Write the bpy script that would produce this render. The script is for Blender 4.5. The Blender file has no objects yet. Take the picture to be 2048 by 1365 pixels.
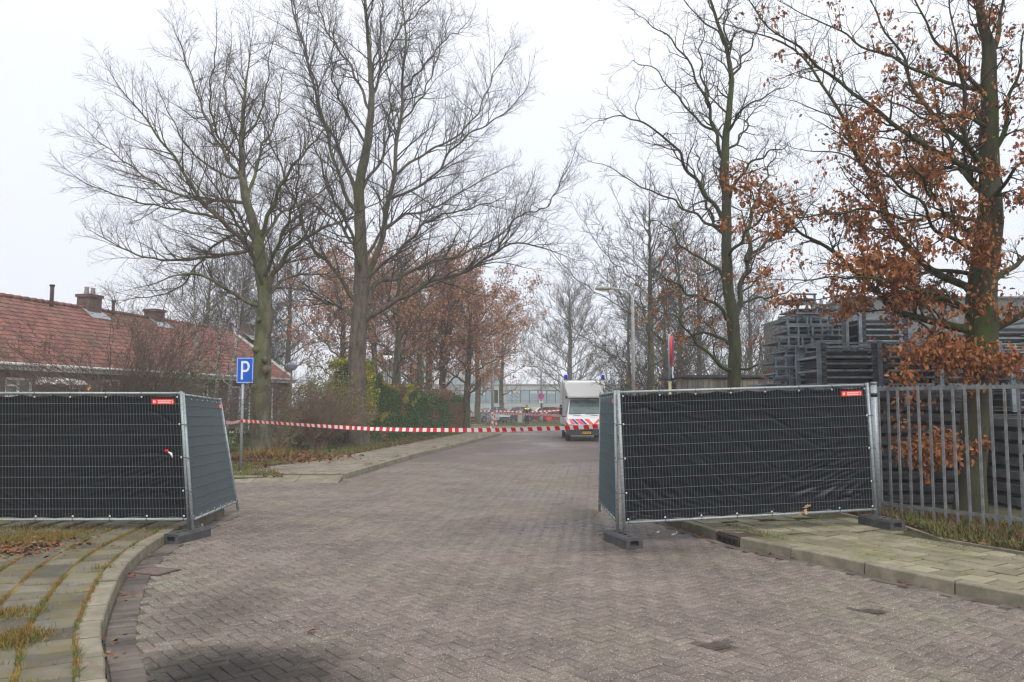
import bpy, math, random
import numpy as np
from mathutils import Vector, Matrix
random.seed(7); rng = np.random.default_rng(11)
R = random.random
def U(a, b): return a + (b - a) * R()
S = bpy.context.scene
COL = S.collection

# ------------------------------------------------------------------ camera, world, sun, exposure
CAMZ = 1.8; F = 1600.0; TH = math.atan(125.5 / F); CT, ST = math.cos(TH), math.sin(TH)
cam = bpy.data.cameras.new('camera'); cam.sensor_width = 36; cam.lens = 36 * F / 2048
cam.clip_start = 0.05; cam.clip_end = 2000
co = bpy.data.objects.new('camera', cam); COL.objects.link(co)
co.location = (0, 0, CAMZ); co.rotation_euler = (math.pi / 2 + TH, 0, 0); S.camera = co

W = bpy.data.worlds.new('World'); S.world = W; W.use_nodes = True
nt = W.node_tree; nt.nodes.clear()
SUN_EL, SUN_ROT = math.radians(46), math.radians(163)
sky = nt.nodes.new('ShaderNodeTexSky'); sky.sky_type = 'NISHITA'; sky.sun_disc = False
sky.sun_elevation = SUN_EL; sky.sun_rotation = SUN_ROT; sky.dust_density = 4
tc = nt.nodes.new('ShaderNodeTexCoord'); sp = nt.nodes.new('ShaderNodeSeparateXYZ')
nt.links.new(tc.outputs['Generated'], sp.inputs[0])
ramp = nt.nodes.new('ShaderNodeValToRGB'); nt.links.new(sp.outputs['Z'], ramp.inputs[0])
e = ramp.color_ramp.elements
e[0].position = 0.0; e[0].color = (0.73, 0.76, 0.85, 1)
e[1].position = 1.0; e[1].color = (1.32, 1.34, 1.40, 1)
m_ = e.new(0.35); m_.color = (0.795, 0.825, 0.90, 1)
cn = nt.nodes.new('ShaderNodeTexNoise'); cn.inputs['Scale'].default_value = 1.6; cn.inputs['Detail'].default_value = 3
nt.links.new(tc.outputs['Generated'], cn.inputs['Vector'])
cr = nt.nodes.new('ShaderNodeMapRange'); cr.inputs['To Min'].default_value = 0.95; cr.inputs['To Max'].default_value = 1.05
nt.links.new(cn.outputs[0], cr.inputs['Value'])
sc_ = nt.nodes.new('ShaderNodeVectorMath'); sc_.operation = 'SCALE'
nt.links.new(ramp.outputs[0], sc_.inputs[0]); nt.links.new(cr.outputs[0], sc_.inputs['Scale'])
sc2 = nt.nodes.new('ShaderNodeVectorMath'); sc2.operation = 'SCALE'; sc2.inputs['Scale'].default_value = 10.2
nt.links.new(sc_.outputs[0], sc2.inputs[0])
mx = nt.nodes.new('ShaderNodeMix'); mx.data_type = 'RGBA'; mx.inputs[0].default_value = 0.93
nt.links.new(sky.outputs[0], mx.inputs[6]); nt.links.new(sc2.outputs[0], mx.inputs[7])
bg = nt.nodes.new('ShaderNodeBackground'); bg.inputs['Strength'].default_value = 0.1
nt.links.new(mx.outputs[2], bg.inputs['Color'])
wo = nt.nodes.new('ShaderNodeOutputWorld'); nt.links.new(bg.outputs[0], wo.inputs[0])

sl = bpy.data.lights.new('sun', 'SUN'); sl.energy = 1.5; sl.angle = math.radians(22); sl.color = (1, 0.97, 0.93)
so = bpy.data.objects.new('sun', sl); COL.objects.link(so); so.location = (0, -20, 60)
sd = Vector((math.sin(SUN_ROT) * math.cos(SUN_EL), math.cos(SUN_ROT) * math.cos(SUN_EL), math.sin(SUN_EL)))
so.rotation_euler = sd.to_track_quat('Z', 'Y').to_euler()
S.view_settings.view_transform = 'Standard'; S.view_settings.look = 'None'
S.view_settings.exposure = 0.34; S.view_settings.gamma = 1; S.view_settings.use_curve_mapping = False
S.render.engine = 'CYCLES'
S.cycles.use_denoising = True; S.cycles.denoising_prefilter = 'ACCURATE'; S.cycles.filter_width = 1.3
S.cycles.max_bounces = 6; S.cycles.diffuse_bounces = 3; S.cycles.glossy_bounces = 2
S.cycles.transparent_max_bounces = 8; S.cycles.transmission_bounces = 2; S.cycles.volume_bounces = 2
S.cycles.sample_clamp_indirect = 4

# ------------------------------------------------------------------ projection helpers (photo pixels -> real places)
def ray(px, py):
    x = (px - 1024) / F; y = (682.5 - py) / F
    return (x, -ST * y + CT, CT * y + ST)
def P(px, py, Y):
    d = ray(px, py); k = Y / d[1]
    return Vector((d[0] * k, Y, CAMZ + d[2] * k))
def G(px, py, z=0.0):
    d = ray(px, py); k = (z - CAMZ) / d[2]
    return Vector((d[0] * k, d[1] * k, z))

# ------------------------------------------------------------------ materials
MATS = {}
def mat(name, c, rough=0.8, c2=None, scale=3.0, metal=0.0, bump=0.0, bscale=40.0, rnd=None, spec=0.28,
        stretch=None, c3=None, scale3=1.0, th3=(0.5, 0.62), emit=None, wet=None, speck=None, detail=4, trans=0.0, coord='POS', th2=(0.4,0.62), stains=()):
    """noise-mottled principled material; rnd=(dark,light) varies value by object and by mesh island"""
    if name in MATS: return MATS[name]
    m = bpy.data.materials.new(name); m.use_nodes = True; n = m.node_tree; L = n.links
    b = n.nodes['Principled BSDF']; b.inputs['Roughness'].default_value = rough
    b.inputs['Metallic'].default_value = metal; b.inputs['Specular IOR Level'].default_value = spec
    if coord == 'POS':
        g = n.nodes.new('ShaderNodeNewGeometry'); src = g.outputs['Position']
    else:
        g = n.nodes.new('ShaderNodeTexCoord'); src = g.outputs['Object']
    if stretch:
        mp = n.nodes.new('ShaderNodeMapping'); mp.inputs['Scale'].default_value = stretch
        L.new(src, mp.inputs[0]); src = mp.outputs[0]
    def noise(sc, det=detail, rg=0.6):
        t = n.nodes.new('ShaderNodeTexNoise'); t.inputs['Scale'].default_value = sc
        t.inputs['Detail'].default_value = det; t.inputs['Roughness'].default_value = rg
        L.new(src, t.inputs['Vector']); return t.outputs[0]
    def mr(v, a, b_, c_, d_):
        t = n.nodes.new('ShaderNodeMapRange'); L.new(v, t.inputs['Value'])
        for k, x in zip(('From Min', 'From Max', 'To Min', 'To Max'), (a, b_, c_, d_)): t.inputs[k].default_value = x
        return t.outputs[0]
    def mix(f, a, b_, blend='MIX'):
        t = n.nodes.new('ShaderNodeMix'); t.data_type = 'RGBA'; t.blend_type = blend
        for i, v in ((0, f), (6, a), (7, b_)):
            if hasattr(v, 'links'): L.new(v, t.inputs[i])
            else: t.inputs[i].default_value = v if i == 0 else (*v[:3], 1)
        return t.outputs[2]
    col = (*c, 1)
    if c2: col = mix(mr(noise(scale), th2[0], th2[1], 0, 1), c, c2)
    if c3: col = mix(mr(noise(scale3, 5, 0.65), th3[0], th3[1], 0, 1), col, c3)
    if speck:
        v = n.nodes.new('ShaderNodeTexVoronoi'); v.inputs['Scale'].default_value = speck[0]; L.new(src, v.inputs['Vector'])
        s2 = n.nodes.new('ShaderNodeSeparateColor'); L.new(v.outputs['Color'], s2.inputs[0])
        col = mix(mr(s2.outputs[0], speck[2], speck[2] + 0.02, 0, 0.85), col, speck[1])
        dk = mr(s2.outputs[1], 0, 1, 0.78, 1.18)
        cc = n.nodes.new('ShaderNodeVectorMath'); cc.operation = 'SCALE'; L.new(col, cc.inputs[0]); L.new(dk, cc.inputs['Scale']); col = cc.outputs[0]
    if rnd:
        oi = n.nodes.new('ShaderNodeObjectInfo'); ge = n.nodes.new('ShaderNodeNewGeometry')
        ad = n.nodes.new('ShaderNodeMath'); ad.operation = 'ADD'
        L.new(oi.outputs['Random'], ad.inputs[0]); L.new(ge.outputs['Random Per Island'], ad.inputs[1])
        fr = n.nodes.new('ShaderNodeMath'); fr.operation = 'FRACT'; L.new(ad.outputs[0], fr.inputs[0])
        if isinstance(rnd[0], tuple):
            rp = n.nodes.new('ShaderNodeValToRGB'); rp.color_ramp.interpolation = 'LINEAR'
            L.new(fr.outputs[0], rp.inputs[0]); el = rp.color_ramp.elements
            el[0].color = (*rnd[0], 1); el[1].color = (*rnd[-1], 1)
            for i, cx in enumerate(rnd[1:-1]):
                q = el.new((i + 1) / (len(rnd) - 1)); q.color = (*cx, 1)
            col = rp.outputs[0] if not c2 else mix(1.0, rp.outputs[0], col, 'MULTIPLY')
        else:
            k = mr(fr.outputs[0], 0, 1, rnd[0], rnd[1])
            cc = n.nodes.new('ShaderNodeVectorMath'); cc.operation = 'SCALE'
            if hasattr(col, 'links'): L.new(col, cc.inputs[0])
            else: cc.inputs[0].default_value = c
            L.new(k, cc.inputs['Scale']); col = cc.outputs[0]
    rsock = None
    for (sx, sy, rx, ry, amt, rg_) in stains:      # dirt and damp patches with their own ragged outline
        sb = n.nodes.new('ShaderNodeVectorMath'); sb.operation = 'SUBTRACT'; L.new(src, sb.inputs[0]); sb.inputs[1].default_value = (sx, sy, 0)
        ml = n.nodes.new('ShaderNodeVectorMath'); ml.operation = 'MULTIPLY'; L.new(sb.outputs[0], ml.inputs[0]); ml.inputs[1].default_value = (1 / rx, 1 / ry, 0)
        ln = n.nodes.new('ShaderNodeVectorMath'); ln.operation = 'LENGTH'; L.new(ml.outputs[0], ln.inputs[0])
        ad_ = n.nodes.new('ShaderNodeMath'); L.new(ln.outputs['Value'], ad_.inputs[0]); L.new(mr(noise(2.2 / max(rx, ry) + 1.2, 5, .7), 0, 1, -0.55, 0.55), ad_.inputs[1])
        f_ = mr(ad_.outputs[0], 0.35, 1.15, 1, 0)
        col = mix(f_, col, mix(1.0, col, (amt, amt, amt), 'MULTIPLY'))
        if rg_:
            rr_ = n.nodes.new('ShaderNodeMix'); L.new(f_, rr_.inputs[0]); rr_.inputs[2].default_value = rough; rr_.inputs[3].default_value = rg_
            if rsock: L.new(rsock, rr_.inputs[2])
            rsock = rr_.outputs[0]
    if rsock: L.new(rsock, b.inputs['Roughness'])
    if hasattr(col, 'links'): L.new(col, b.inputs['Base Color'])
    else: b.inputs['Base Color'].default_value = col
    if wet:
        w = mr(noise(wet[0], 4, 0.6), wet[1], wet[2], rough, wet[3]); L.new(w, b.inputs['Roughness'])
    if bump:
        bn = n.nodes.new('ShaderNodeBump'); bn.inputs['Strength'].default_value = bump; bn.inputs['Distance'].default_value = 0.01
        L.new(noise(bscale, 5, 0.65), bn.inputs['Height']); L.new(bn.outputs[0], b.inputs['Normal'])
    if emit:
        b.inputs['Emission Color'].default_value = (*emit[0], 1); b.inputs['Emission Strength'].default_value = emit[1]
    if trans:
        b.inputs['Transmission Weight'].default_value = trans
    MATS[name] = m; return m

M_BRICK = mat('road_brick', (0.146, 0.115, 0.097), 0.75, c2=(0.196, 0.158, 0.131), scale=0.7, rnd=(0.84, 1.12), bump=0.6, bscale=130,
              c3=(0.175, 0.16, 0.115), scale3=0.45, th3=(0.50, 0.7), speck=(140, (0.46, 0.42, 0.36), 0.93), stains=((-1.75, 5.5, 1.0, .75, .2, 0), (-2.2, 5.6, .5, .6, .5, 0), (-2.6, 7.2, .5, 1.0, .7, 0), (0.2, 5.0, .4, .25, .55, 0), (1.1, 11.6, 1.8, 1.5, .62, .2), (1.5, 10.1, 1.1, .5, .6, .22), (0.4, 16, 2.0, 2.0, .85, .36), (2.0, 22, 1.6, 3.0, .85, .36), (-.6, 10.5, .9, .5, .9, .4)))
M_ROADFAR = mat('road_far', (0.120, 0.096, 0.084), 0.7, c2=(0.158, 0.128, 0.111), scale=0.5, bump=0.5, bscale=25, wet=(0.16, 0.48, 0.6, 0.36), stretch=(1, 0.5, 1))
M_JOINT = mat('joint_sand', (0.075, 0.068, 0.052), 0.95, c2=(0.12, 0.105, 0.08), scale=8)
M_GUTTER = mat('gutter_brick', (0.085, 0.070, 0.060), 0.8, c2=(0.145, 0.12, 0.10), scale=2.5, rnd=(0.75, 1.15), bump=0.5, bscale=120)
M_KERB = mat('kerb_concrete', (0.255, 0.225, 0.165), 0.85, c2=(0.175, 0.155, 0.11), scale=5, rnd=(0.85, 1.1), bump=0.4, bscale=90, c3=(0.15, 0.15, 0.10), scale3=3, th3=(0.55, 0.75))
M_TILEL = mat('tile_left', (0.112, 0.103, 0.078), 0.85, c2=(0.165, 0.148, 0.105), scale=3, rnd=(0.66, 1.22), bump=0.5, bscale=80, c3=(0.15, 0.125, 0.045), scale3=2.2, th3=(0.48, 0.68))
M_TILER = mat('tile_right', (0.205, 0.183, 0.118), 0.85, c2=(0.27, 0.242, 0.165), scale=2.5, rnd=(0.74, 1.16), bump=0.5, bscale=80, c3=(0.125, 0.135, 0.045), scale3=1.8, th3=(0.50, 0.72))
M_TILEF = mat('tile_far', (0.235, 0.205, 0.16), 0.85, c2=(0.18, 0.155, 0.11), scale=1.3, rnd=(0.85, 1.12), bump=0.4, bscale=60)
M_MOSSJ = mat('moss_joint', (0.17, 0.135, 0.03), 1.0, c2=(0.24, 0.13, 0.035), scale=6, c3=(0.075, 0.095, 0.025), scale3=2)
M_SOIL = mat('soil', (0.075, 0.062, 0.038), 1.0, c2=(0.07, 0.08, 0.025), scale=0.8, c3=(0.10, 0.05, 0.028), scale3=1.6, bump=0.8, bscale=12)
M_LAWN = mat('lawn', (0.10, 0.13, 0.04), 1.0, c2=(0.13, 0.125, 0.05), scale=0.5, bump=0.8, bscale=8)
M_GALV = mat('galvanised', (0.36, 0.40, 0.41), 0.5, c2=(0.26, 0.30, 0.31), scale=35, metal=0.35, rnd=(0.9, 1.08))
M_GALVD = mat('galvanised_dull', (0.22, 0.228, 0.235), 0.6, c2=(0.15, 0.152, 0.156), scale=9, metal=0.2, rnd=(0.8, 1.12), c3=(0.13,0.11,0.09), scale3=3, th3=(0.58,0.7))
M_WIRE = mat('wire', (0.15, 0.20, 0.215), 0.55, metal=0.1)
M_CLOTH = mat('black_cloth', (0.0018, 0.0022, 0.0035), 0.34, c2=(0.0035, 0.004, 0.006), scale=4, bump=0.12, bscale=25, spec=0.25)
M_RUBBER = mat('grey_block', (0.055, 0.056, 0.06), 0.8, c2=(0.085, 0.083, 0.082), scale=12, bump=0.4, bscale=60)
M_BLACK = mat('black_plastic', (0.012, 0.012, 0.013), 0.5)
M_WHITE = mat('white_paint', (0.78, 0.78, 0.77), 0.4)
M_WHITEW = mat('window_white', (0.70, 0.69, 0.66), 0.6, c2=(0.6, 0.59, 0.55), scale=3)
M_RED = mat('red_print', (0.72, 0.035, 0.03), 0.45)
M_TAPER = mat('tape_red', (0.72, 0.02, 0.02), 0.4); M_TAPEW = mat('tape_white', (0.82, 0.82, 0.82), 0.4)
M_BLUE = mat('sign_blue', (0.0, 0.10, 0.52), 0.35); M_SIGNW = mat('sign_white', (0.72, 0.76, 0.80), 0.4)
M_ALU = mat('sign_back', (0.35, 0.36, 0.37), 0.5, metal=0.3)
M_POLEW = mat('pole_pale', (0.52, 0.52, 0.50), 0.6, c2=(0.42, 0.42, 0.40), scale=4)
M_POLEY = mat('pole_yellowed', (0.42, 0.38, 0.22), 0.7)
M_GLASS = mat('dark_glass', (0.025, 0.035, 0.035), 0.08, spec=0.8)
M_WGLASS = mat('curtained_glass', (0.22, 0.29, 0.24), 0.15, c2=(0.14, 0.18, 0.16), scale=2)
M_WALL = None
M_DARK = mat('dark_void', (0.01, 0.01, 0.011), 0.95)
M_PLANK = mat('grey_timber', (0.085, 0.085, 0.092), 0.85, c2=(0.045, 0.046, 0.052), scale=5, rnd=(0.7, 1.2), stretch=(0.5, 3, 6), bump=0.5, bscale=12)
M_PLANKL = mat('pale_slab', (0.16, 0.17, 0.17), 0.85, c2=(0.10, 0.105, 0.11), scale=4, rnd=(0.75, 1.15), bump=0.4, bscale=20)
M_STEEL = mat('grey_steel', (0.21, 0.25, 0.28), 0.55, c2=(0.12, 0.145, 0.165), scale=6, metal=0.2, rnd=(0.7, 1.25))
M_BARKG = mat('bark_green', (0.145, 0.13, 0.09), 0.95, c2=(0.06, 0.055, 0.035), scale=6, stretch=(1, 1, 0.35), bump=1.0, bscale=18, c3=(0.09, 0.115, 0.03), scale3=0.9, th3=(0.47, 0.62))
M_BARKB = mat('bark_brown', (0.135, 0.11, 0.08), 0.95, c2=(0.06, 0.05, 0.04), scale=7, stretch=(1, 1, 0.3), bump=1.0, bscale=20, c3=(0.075, 0.09, 0.03), scale3=0.8, th3=(0.5, 0.64))
M_BARKO = mat('bark_oak', (0.058, 0.056, 0.03), 0.95, c2=(0.032, 0.033, 0.02), scale=9, stretch=(1, 1, 0.25), bump=1.0, bscale=30, c3=(0.05, 0.068, 0.013), scale3=1.6, th3=(0.48, 0.6))
M_TWIGR = mat('twig_reddish', (0.085, 0.058, 0.05), 0.9, c2=(0.06, 0.05, 0.035), scale=1.5)
M_TWIGG = mat('twig_grey', (0.065, 0.062, 0.052), 0.9, c2=(0.045, 0.042, 0.038), scale=1.5)
M_TWIGD = mat('twig_dark', (0.042, 0.038, 0.03), 0.9, c2=(0.05, 0.055, 0.02), scale=1.2)
M_TWIGBR = mat('twig_brown', (0.25, 0.175, 0.12), 0.9, c2=(0.17, 0.115, 0.08), scale=3)
M_LEAFO = mat('oak_leaf', (1, 1, 1), 0.7, rnd=((0.22, 0.07, 0.022), (0.33, 0.115, 0.032), (0.18, 0.06, 0.025), (0.42, 0.17, 0.05), (0.14, 0.045, 0.02)))
M_LEAFR = mat('russet_leaf', (1, 1, 1), 0.8, rnd=((0.36, 0.16, 0.085), (0.44, 0.215, 0.115), (0.29, 0.13, 0.08), (0.48, 0.27, 0.14)))
M_LEAFG = mat('hedge_leaf_green', (1, 1, 1), 0.6, rnd=((0.045, 0.11, 0.025), (0.08, 0.15, 0.035), (0.055, 0.13, 0.04), (0.15, 0.20, 0.045)))
M_LEAFY = mat('hedge_leaf_yellow', (1, 1, 1), 0.7, rnd=((0.38, 0.34, 0.04), (0.22, 0.28, 0.05), (0.50, 0.36, 0.04), (0.14, 0.21, 0.04)))
M_LEAFBR = mat('hedge_leaf_brown', (1, 1, 1), 0.8, rnd=((0.20, 0.135, 0.085), (0.26, 0.165, 0.08), (0.15, 0.10, 0.07), (0.36, 0.21, 0.07)))
M_LITTER = mat('leaf_litter', (1, 1, 1), 0.85, rnd=((0.16, 0.06, 0.03), (0.22, 0.10, 0.05), (0.11, 0.05, 0.03), (0.26, 0.15, 0.08)))
M_GRASS = mat('grass_blade', (1, 1, 1), 0.8, rnd=((0.07, 0.12, 0.02), (0.12, 0.15, 0.03), (0.20, 0.16, 0.06), (0.06, 0.10, 0.02)))
M_GRASSD = mat('grass_dry', (1, 1, 1), 0.85, rnd=((0.24, 0.13, 0.04), (0.33, 0.19, 0.06), (0.17, 0.16, 0.035), (0.20, 0.095, 0.035)))
M_GRASSB = mat('grass_brown', (1, 1, 1), 0.85, rnd=((0.12, 0.07, 0.03), (0.17, 0.11, 0.05), (0.08, 0.08, 0.025), (0.10, 0.05, 0.03)))

# ------------------------------------------------------------------ object helpers
def wl(o):
    v = Vector((0, 0, 0))
    while o is not None: v = v + o.location; o = o.parent
    return v
def put(name, me, m, parent=None, local=False):
    if m is not None and len(me.materials) == 0: me.materials.append(m)
    o = bpy.data.objects.new(name, me); COL.objects.link(o)
    if parent is not None:
        o.parent = parent
        if not local: o.location = -wl(parent)
    return o
def tag(o, label=None, cat=None, group=None, kind=None):
    if label: o['label'] = label
    if cat: o['category'] = cat
    if group: o['group'] = group
    if kind: o['kind'] = kind
    return o
def thing(name, label, cat, loc=(0, 0, 0), group=None, rz=0):
    o = bpy.data.objects.new(name, None); COL.objects.link(o); o.location = loc; o.rotation_euler = (0, 0, rz)
    o.empty_display_size = 0.2
    return tag(o, label, cat, group)
def copy_tree(o, parent=None):
    c = o.copy(); COL.objects.link(c); c.parent = parent
    for ch in list(o.children): copy_tree(ch, c)
    return c
class MB:
    def __init__(s): s.v = []; s.f = []; s.sm = []
    def add(s, vs, fs, smooth=False):
        b = len(s.v); s.v += [tuple(x) for x in vs]; s.f += [tuple(i + b for i in f) for f in fs]; s.sm += [smooth] * len(fs); return s
    def hexa(s, a, b):                       # a: 4 bottom points, b: 4 top points
        return s.add(list(a) + list(b), [(3, 2, 1, 0), (4, 5, 6, 7), (0, 1, 5, 4), (1, 2, 6, 5), (2, 3, 7, 6), (3, 0, 4, 7)])
    def box(s, c, d, rz=0, bev=0):
        c = Vector(c); x, y, z = d[0] / 2, d[1] / 2, d[2] / 2
        q = Matrix.Rotation(rz, 3, 'Z')
        def p(i, j, k): return c + q @ Vector((i, j, k))
        if not bev:
            return s.hexa([p(-x, -y, -z), p(x, -y, -z), p(x, y, -z), p(-x, y, -z)], [p(-x, -y, z), p(x, -y, z), p(x, y, z), p(-x, y, z)])
        r = bev; v = []
        for (zz, i) in ((-z, r), (-z + r, 0), (z - r, 0), (z, r)):
            xx, yy = x - i, y - i
            v += [p(-xx, -yy, zz), p(xx, -yy, zz), p(xx, yy, zz), p(-xx, yy, zz)]
        f = [(3, 2, 1, 0), (12, 13, 14, 15)]
        for k in range(3):
            for i in range(4):
                j = (i + 1) % 4; f.append((k * 4 + i, k * 4 + j, k * 4 + 4 + j, k * 4 + 4 + i))
        return s.add(v, f)
    def bar(s, a, b, w, h, up=(0, 0, 1)):
        a = Vector(a); b = Vector(b); t = (b - a).normalized(); n = t.cross(Vector(up))
        if n.length < 1e-4: n = Vector((1, 0, 0))
        n.normalize(); q = n.cross(t).normalized(); n = n * w / 2; q = q * h / 2
        return s.hexa([a - n - q, a + n - q, b + n - q, b - n - q], [a - n + q, a + n + q, b + n + q, b - n + q])
    def tube(s, pts, r, k=8, cap=True):
        pts = [Vector(p) for p in pts]; n = len(pts)
        rr = r if isinstance(r, (list, tuple)) else [r] * n
        vs = []; nrm = None
        for i, p in enumerate(pts):
            t = (pts[min(i + 1, n - 1)] - pts[max(i - 1, 0)]).normalized()
            if nrm is None:
                nrm = t.cross(Vector((0, 0, 1)) if abs(t.z) < 0.9 else Vector((1, 0, 0))).normalized()
            nrm = (nrm - t * nrm.dot(t)).normalized(); q = t.cross(nrm)
            for j in range(k):
                a = 2 * math.pi * j / k; vs.append(p + (nrm * math.cos(a) + q * math.sin(a)) * rr[i])
        fs = [(i * k + j, i * k + (j + 1) % k, (i + 1) * k + (j + 1) % k, (i + 1) * k + j) for i in range(n - 1) for j in range(k)]
        s.add(vs, fs, True)
        if cap:
            b = len(s.v) - n * k
            s.f += [tuple(b + j for j in reversed(range(k))), tuple(b + (n - 1) * k + j for j in range(k))]; s.sm += [False, False]
        return s
    def lathe(s, prof, c=(0, 0, 0), k=16):       # prof: (r, z)
        c = Vector(c); vs = []
        for r, z in prof:
            for j in range(k):
                a = 2 * math.pi * j / k; vs.append(c + Vector((r * math.cos(a), r * math.sin(a), z)))
        n = len(prof)
        fs = [(i * k + j, i * k + (j + 1) % k, (i + 1) * k + (j + 1) % k, (i + 1) * k + j) for i in range(n - 1) for j in range(k)]
        fs += [tuple(reversed(range(k))), tuple((n - 1) * k + j for j in range(k))]
        return s.add(vs, fs, True)
    def slab(s, poly, z0, z1):
        n = len(poly); vs = [(x, y, z0) for x, y in poly] + [(x, y, z1) for x, y in poly]
        return s.add(vs, [tuple(reversed(range(n))), tuple(range(n, 2 * n))] + [(i, (i + 1) % n, n + (i + 1) % n, n + i) for i in range(n)])
    def mesh(s, name):
        me = bpy.data.meshes.new(name); me.from_pydata(s.v, [], s.f)
        if any(s.sm): me.polygons.foreach_set('use_smooth', s.sm)
        me.update(); return me
    def build(s, name, m, parent=None, local=False):
        return put(name, s.mesh(name), m, parent, local)
def npmesh(name, v, f, smooth=False):           # v (N,3), f (M,k) arrays
    me = bpy.data.meshes.new(name); v = np.ascontiguousarray(v, dtype=np.float32); f = np.ascontiguousarray(f, dtype=np.int32)
    me.vertices.add(len(v)); me.vertices.foreach_set('co', v.ravel())
    k = f.shape[1]; me.loops.add(f.size); me.loops.foreach_set('vertex_index', f.ravel())
    me.polygons.add(len(f)); me.polygons.foreach_set('loop_start', np.arange(0, f.size, k, dtype=np.int32))
    me.polygons.foreach_set('loop_total', np.full(len(f), k, dtype=np.int32))
    if smooth: me.polygons.foreach_set('use_smooth', np.ones(len(f), dtype=bool))
    me.update(calc_edges=True); return me
def scatter(pos, template, tf, size, flat=False, droop=0.0, yaw=None, upright=False):
    """copies of a small template (K,3),(faces) at pos (N,3), random orientation -> v, f arrays"""
    N = len(pos); K = len(template)
    a = rng.uniform(0, 2 * np.pi, N)
    if flat: tilt = rng.normal(0, 0.35, N); roll = rng.normal(0, 0.35, N)
    elif upright: tilt = rng.normal(0, 0.35, N); roll = rng.normal(0, 0.35, N)
    else: tilt = rng.uniform(-1.2, 1.2, N) - droop; roll = rng.uniform(-1.2, 1.2, N)
    ca, sa, ct, st, cr_, sr = np.cos(a), np.sin(a), np.cos(tilt), np.sin(tilt), np.cos(roll), np.sin(roll)
    T = template[None] * size[:, None, None]
    x, y, z = T[..., 0], T[..., 1], T[..., 2]
    x, z = x * cr_[:, None] + z * sr[:, None], -x * sr[:, None] + z * cr_[:, None]
    y, z = y * ct[:, None] - z * st[:, None], y * st[:, None] + z * ct[:, None]
    x, y = x * ca[:, None] - y * sa[:, None], x * sa[:, None] + y * ca[:, None]
    v = np.stack([x, y, z], -1) + pos[:, None]
    f = (tf[None] + (np.arange(N) * K)[:, None, None])
    return v.reshape(-1, 3), f.reshape(-1, tf.shape[1])
# leaf templates, along +Y from the stalk
OAKT = np.array([(0, 0, 0), (0.10, 0.22, 0.03), (0.30, 0.30, 0.08), (0.16, 0.45, 0.05), (0.36, 0.60, 0.10), (0.15, 0.72, 0.03), (0.16, 0.92, 0.0), (0, 1.0, -0.06),
                 (-0.16, 0.92, 0.0), (-0.15, 0.72, 0.03), (-0.36, 0.60, 0.10), (-0.16, 0.45, 0.05), (-0.30, 0.30, 0.08), (-0.10, 0.22, 0.03), (0, 0.5, -0.02)])
OAKF = np.array([(i, i + 1, 14) for i in range(13)] + [(13, 0, 14)])
LEAFT = np.array([(0, 0, 0), (0.28, 0.45, 0.08), (0, 1, -0.05), (-0.28, 0.45, 0.08)]); LEAFF = np.array([(0, 1, 2), (0, 2, 3)])
BLADET = np.array([(-0.03, 0, 0), (0.03, 0, 0), (0.015, 0.12, 0.6), (0, 0.35, 1.0)]); BLADEF = np.array([(0, 1, 2), (0, 2, 3)])

def catmull(pts, step=0.1):
    p = [Vector(x) for x in pts]; p = [p[0] * 2 - p[1]] + p + [p[-1] * 2 - p[-2]]; out = []
    for i in range(1, len(p) - 2):
        n = max(1, int((p[i + 1] - p[i]).length / step))
        for j in range(n):
            t = j / n
            out.append(0.5 * ((2 * p[i]) + (p[i + 1] - p[i - 1]) * t + (2 * p[i - 1] - 5 * p[i] + 4 * p[i + 1] - p[i + 2]) * t * t + (3 * p[i] - p[i - 1] - 3 * p[i + 1] + p[i + 2]) * t ** 3))
    out.append(p[-2]); return out
class Path:                                     # a curve in the ground plane, offset sideways
    def __init__(s, pts, side):
        s.p = catmull([Vector((a[0], a[1], 0)) for a in pts], 0.1); s.side = side
        s.s = [0.0]
        for a, b in zip(s.p, s.p[1:]): s.s.append(s.s[-1] + (b - a).length)
        s.L = s.s[-1]
    def at(s, d, off=0.0, z=0.0):
        d = min(max(d, 0), s.L - 1e-6)
        import bisect
        i = min(max(bisect.bisect_right(s.s, d) - 1, 0), len(s.p) - 2)
        t = (d - s.s[i]) / (s.s[i + 1] - s.s[i]); q = s.p[i].lerp(s.p[i + 1], t)
        a = s.p[max(i - 4, 0)]; b = s.p[min(i + 5, len(s.p) - 1)]; tg = (b - a).normalized()
        n = Vector((-tg.y, tg.x, 0)) * s.side
        r = q + n * off; r.z = z; return r
def inpoly(x, y, poly):
    c = False; j = len(poly) - 1
    for i in range(len(poly)):
        xi, yi = poly[i]; xj, yj = poly[j]
        if (yi > y) != (yj > y) and x < (xj - xi) * (y - yi) / (yj - yi) + xi: c = not c
        j = i
    return c

# ------------------------------------------------------------------ ground, road, kerbs
KL1 = Path([(-1.15, 2.4), (-1.9, 3.9)] + [tuple(G(*q)[:2]) for q in ((215, 1365), (209, 1262), (262, 1142), (345, 1080), (450, 1031))], 1)
KL2 = Path([tuple(G(*q)[:2]) for q in ((690, 958), (755, 938), (830, 915), (900, 897), (960, 881))] + [(-0.75, 46.5), (-1.2, 50), (-3.5, 53.5), (-9, 56), (-20, 57)], 1)
KR = Path([(9.5, 0.5), (7.0, 3.6)] + [tuple(G(*q)[:2]) for q in ((2048, 1215), (1850, 1176), (1650, 1131), (1500, 1100), (1450, 1086))] + [(2.35, 12.2), (2.35, 14), (2.7, 18), (3.4, 23.5), (4.2, 30), (5.1, 38), (6.0, 46), (6.8, 56), (7.2, 66)], -1)
def xy(v): return (v.x, v.y)
def pl(path, off, n=60): return [xy(path.at(path.L * i / n, off)) for i in range(n + 1)]

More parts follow.
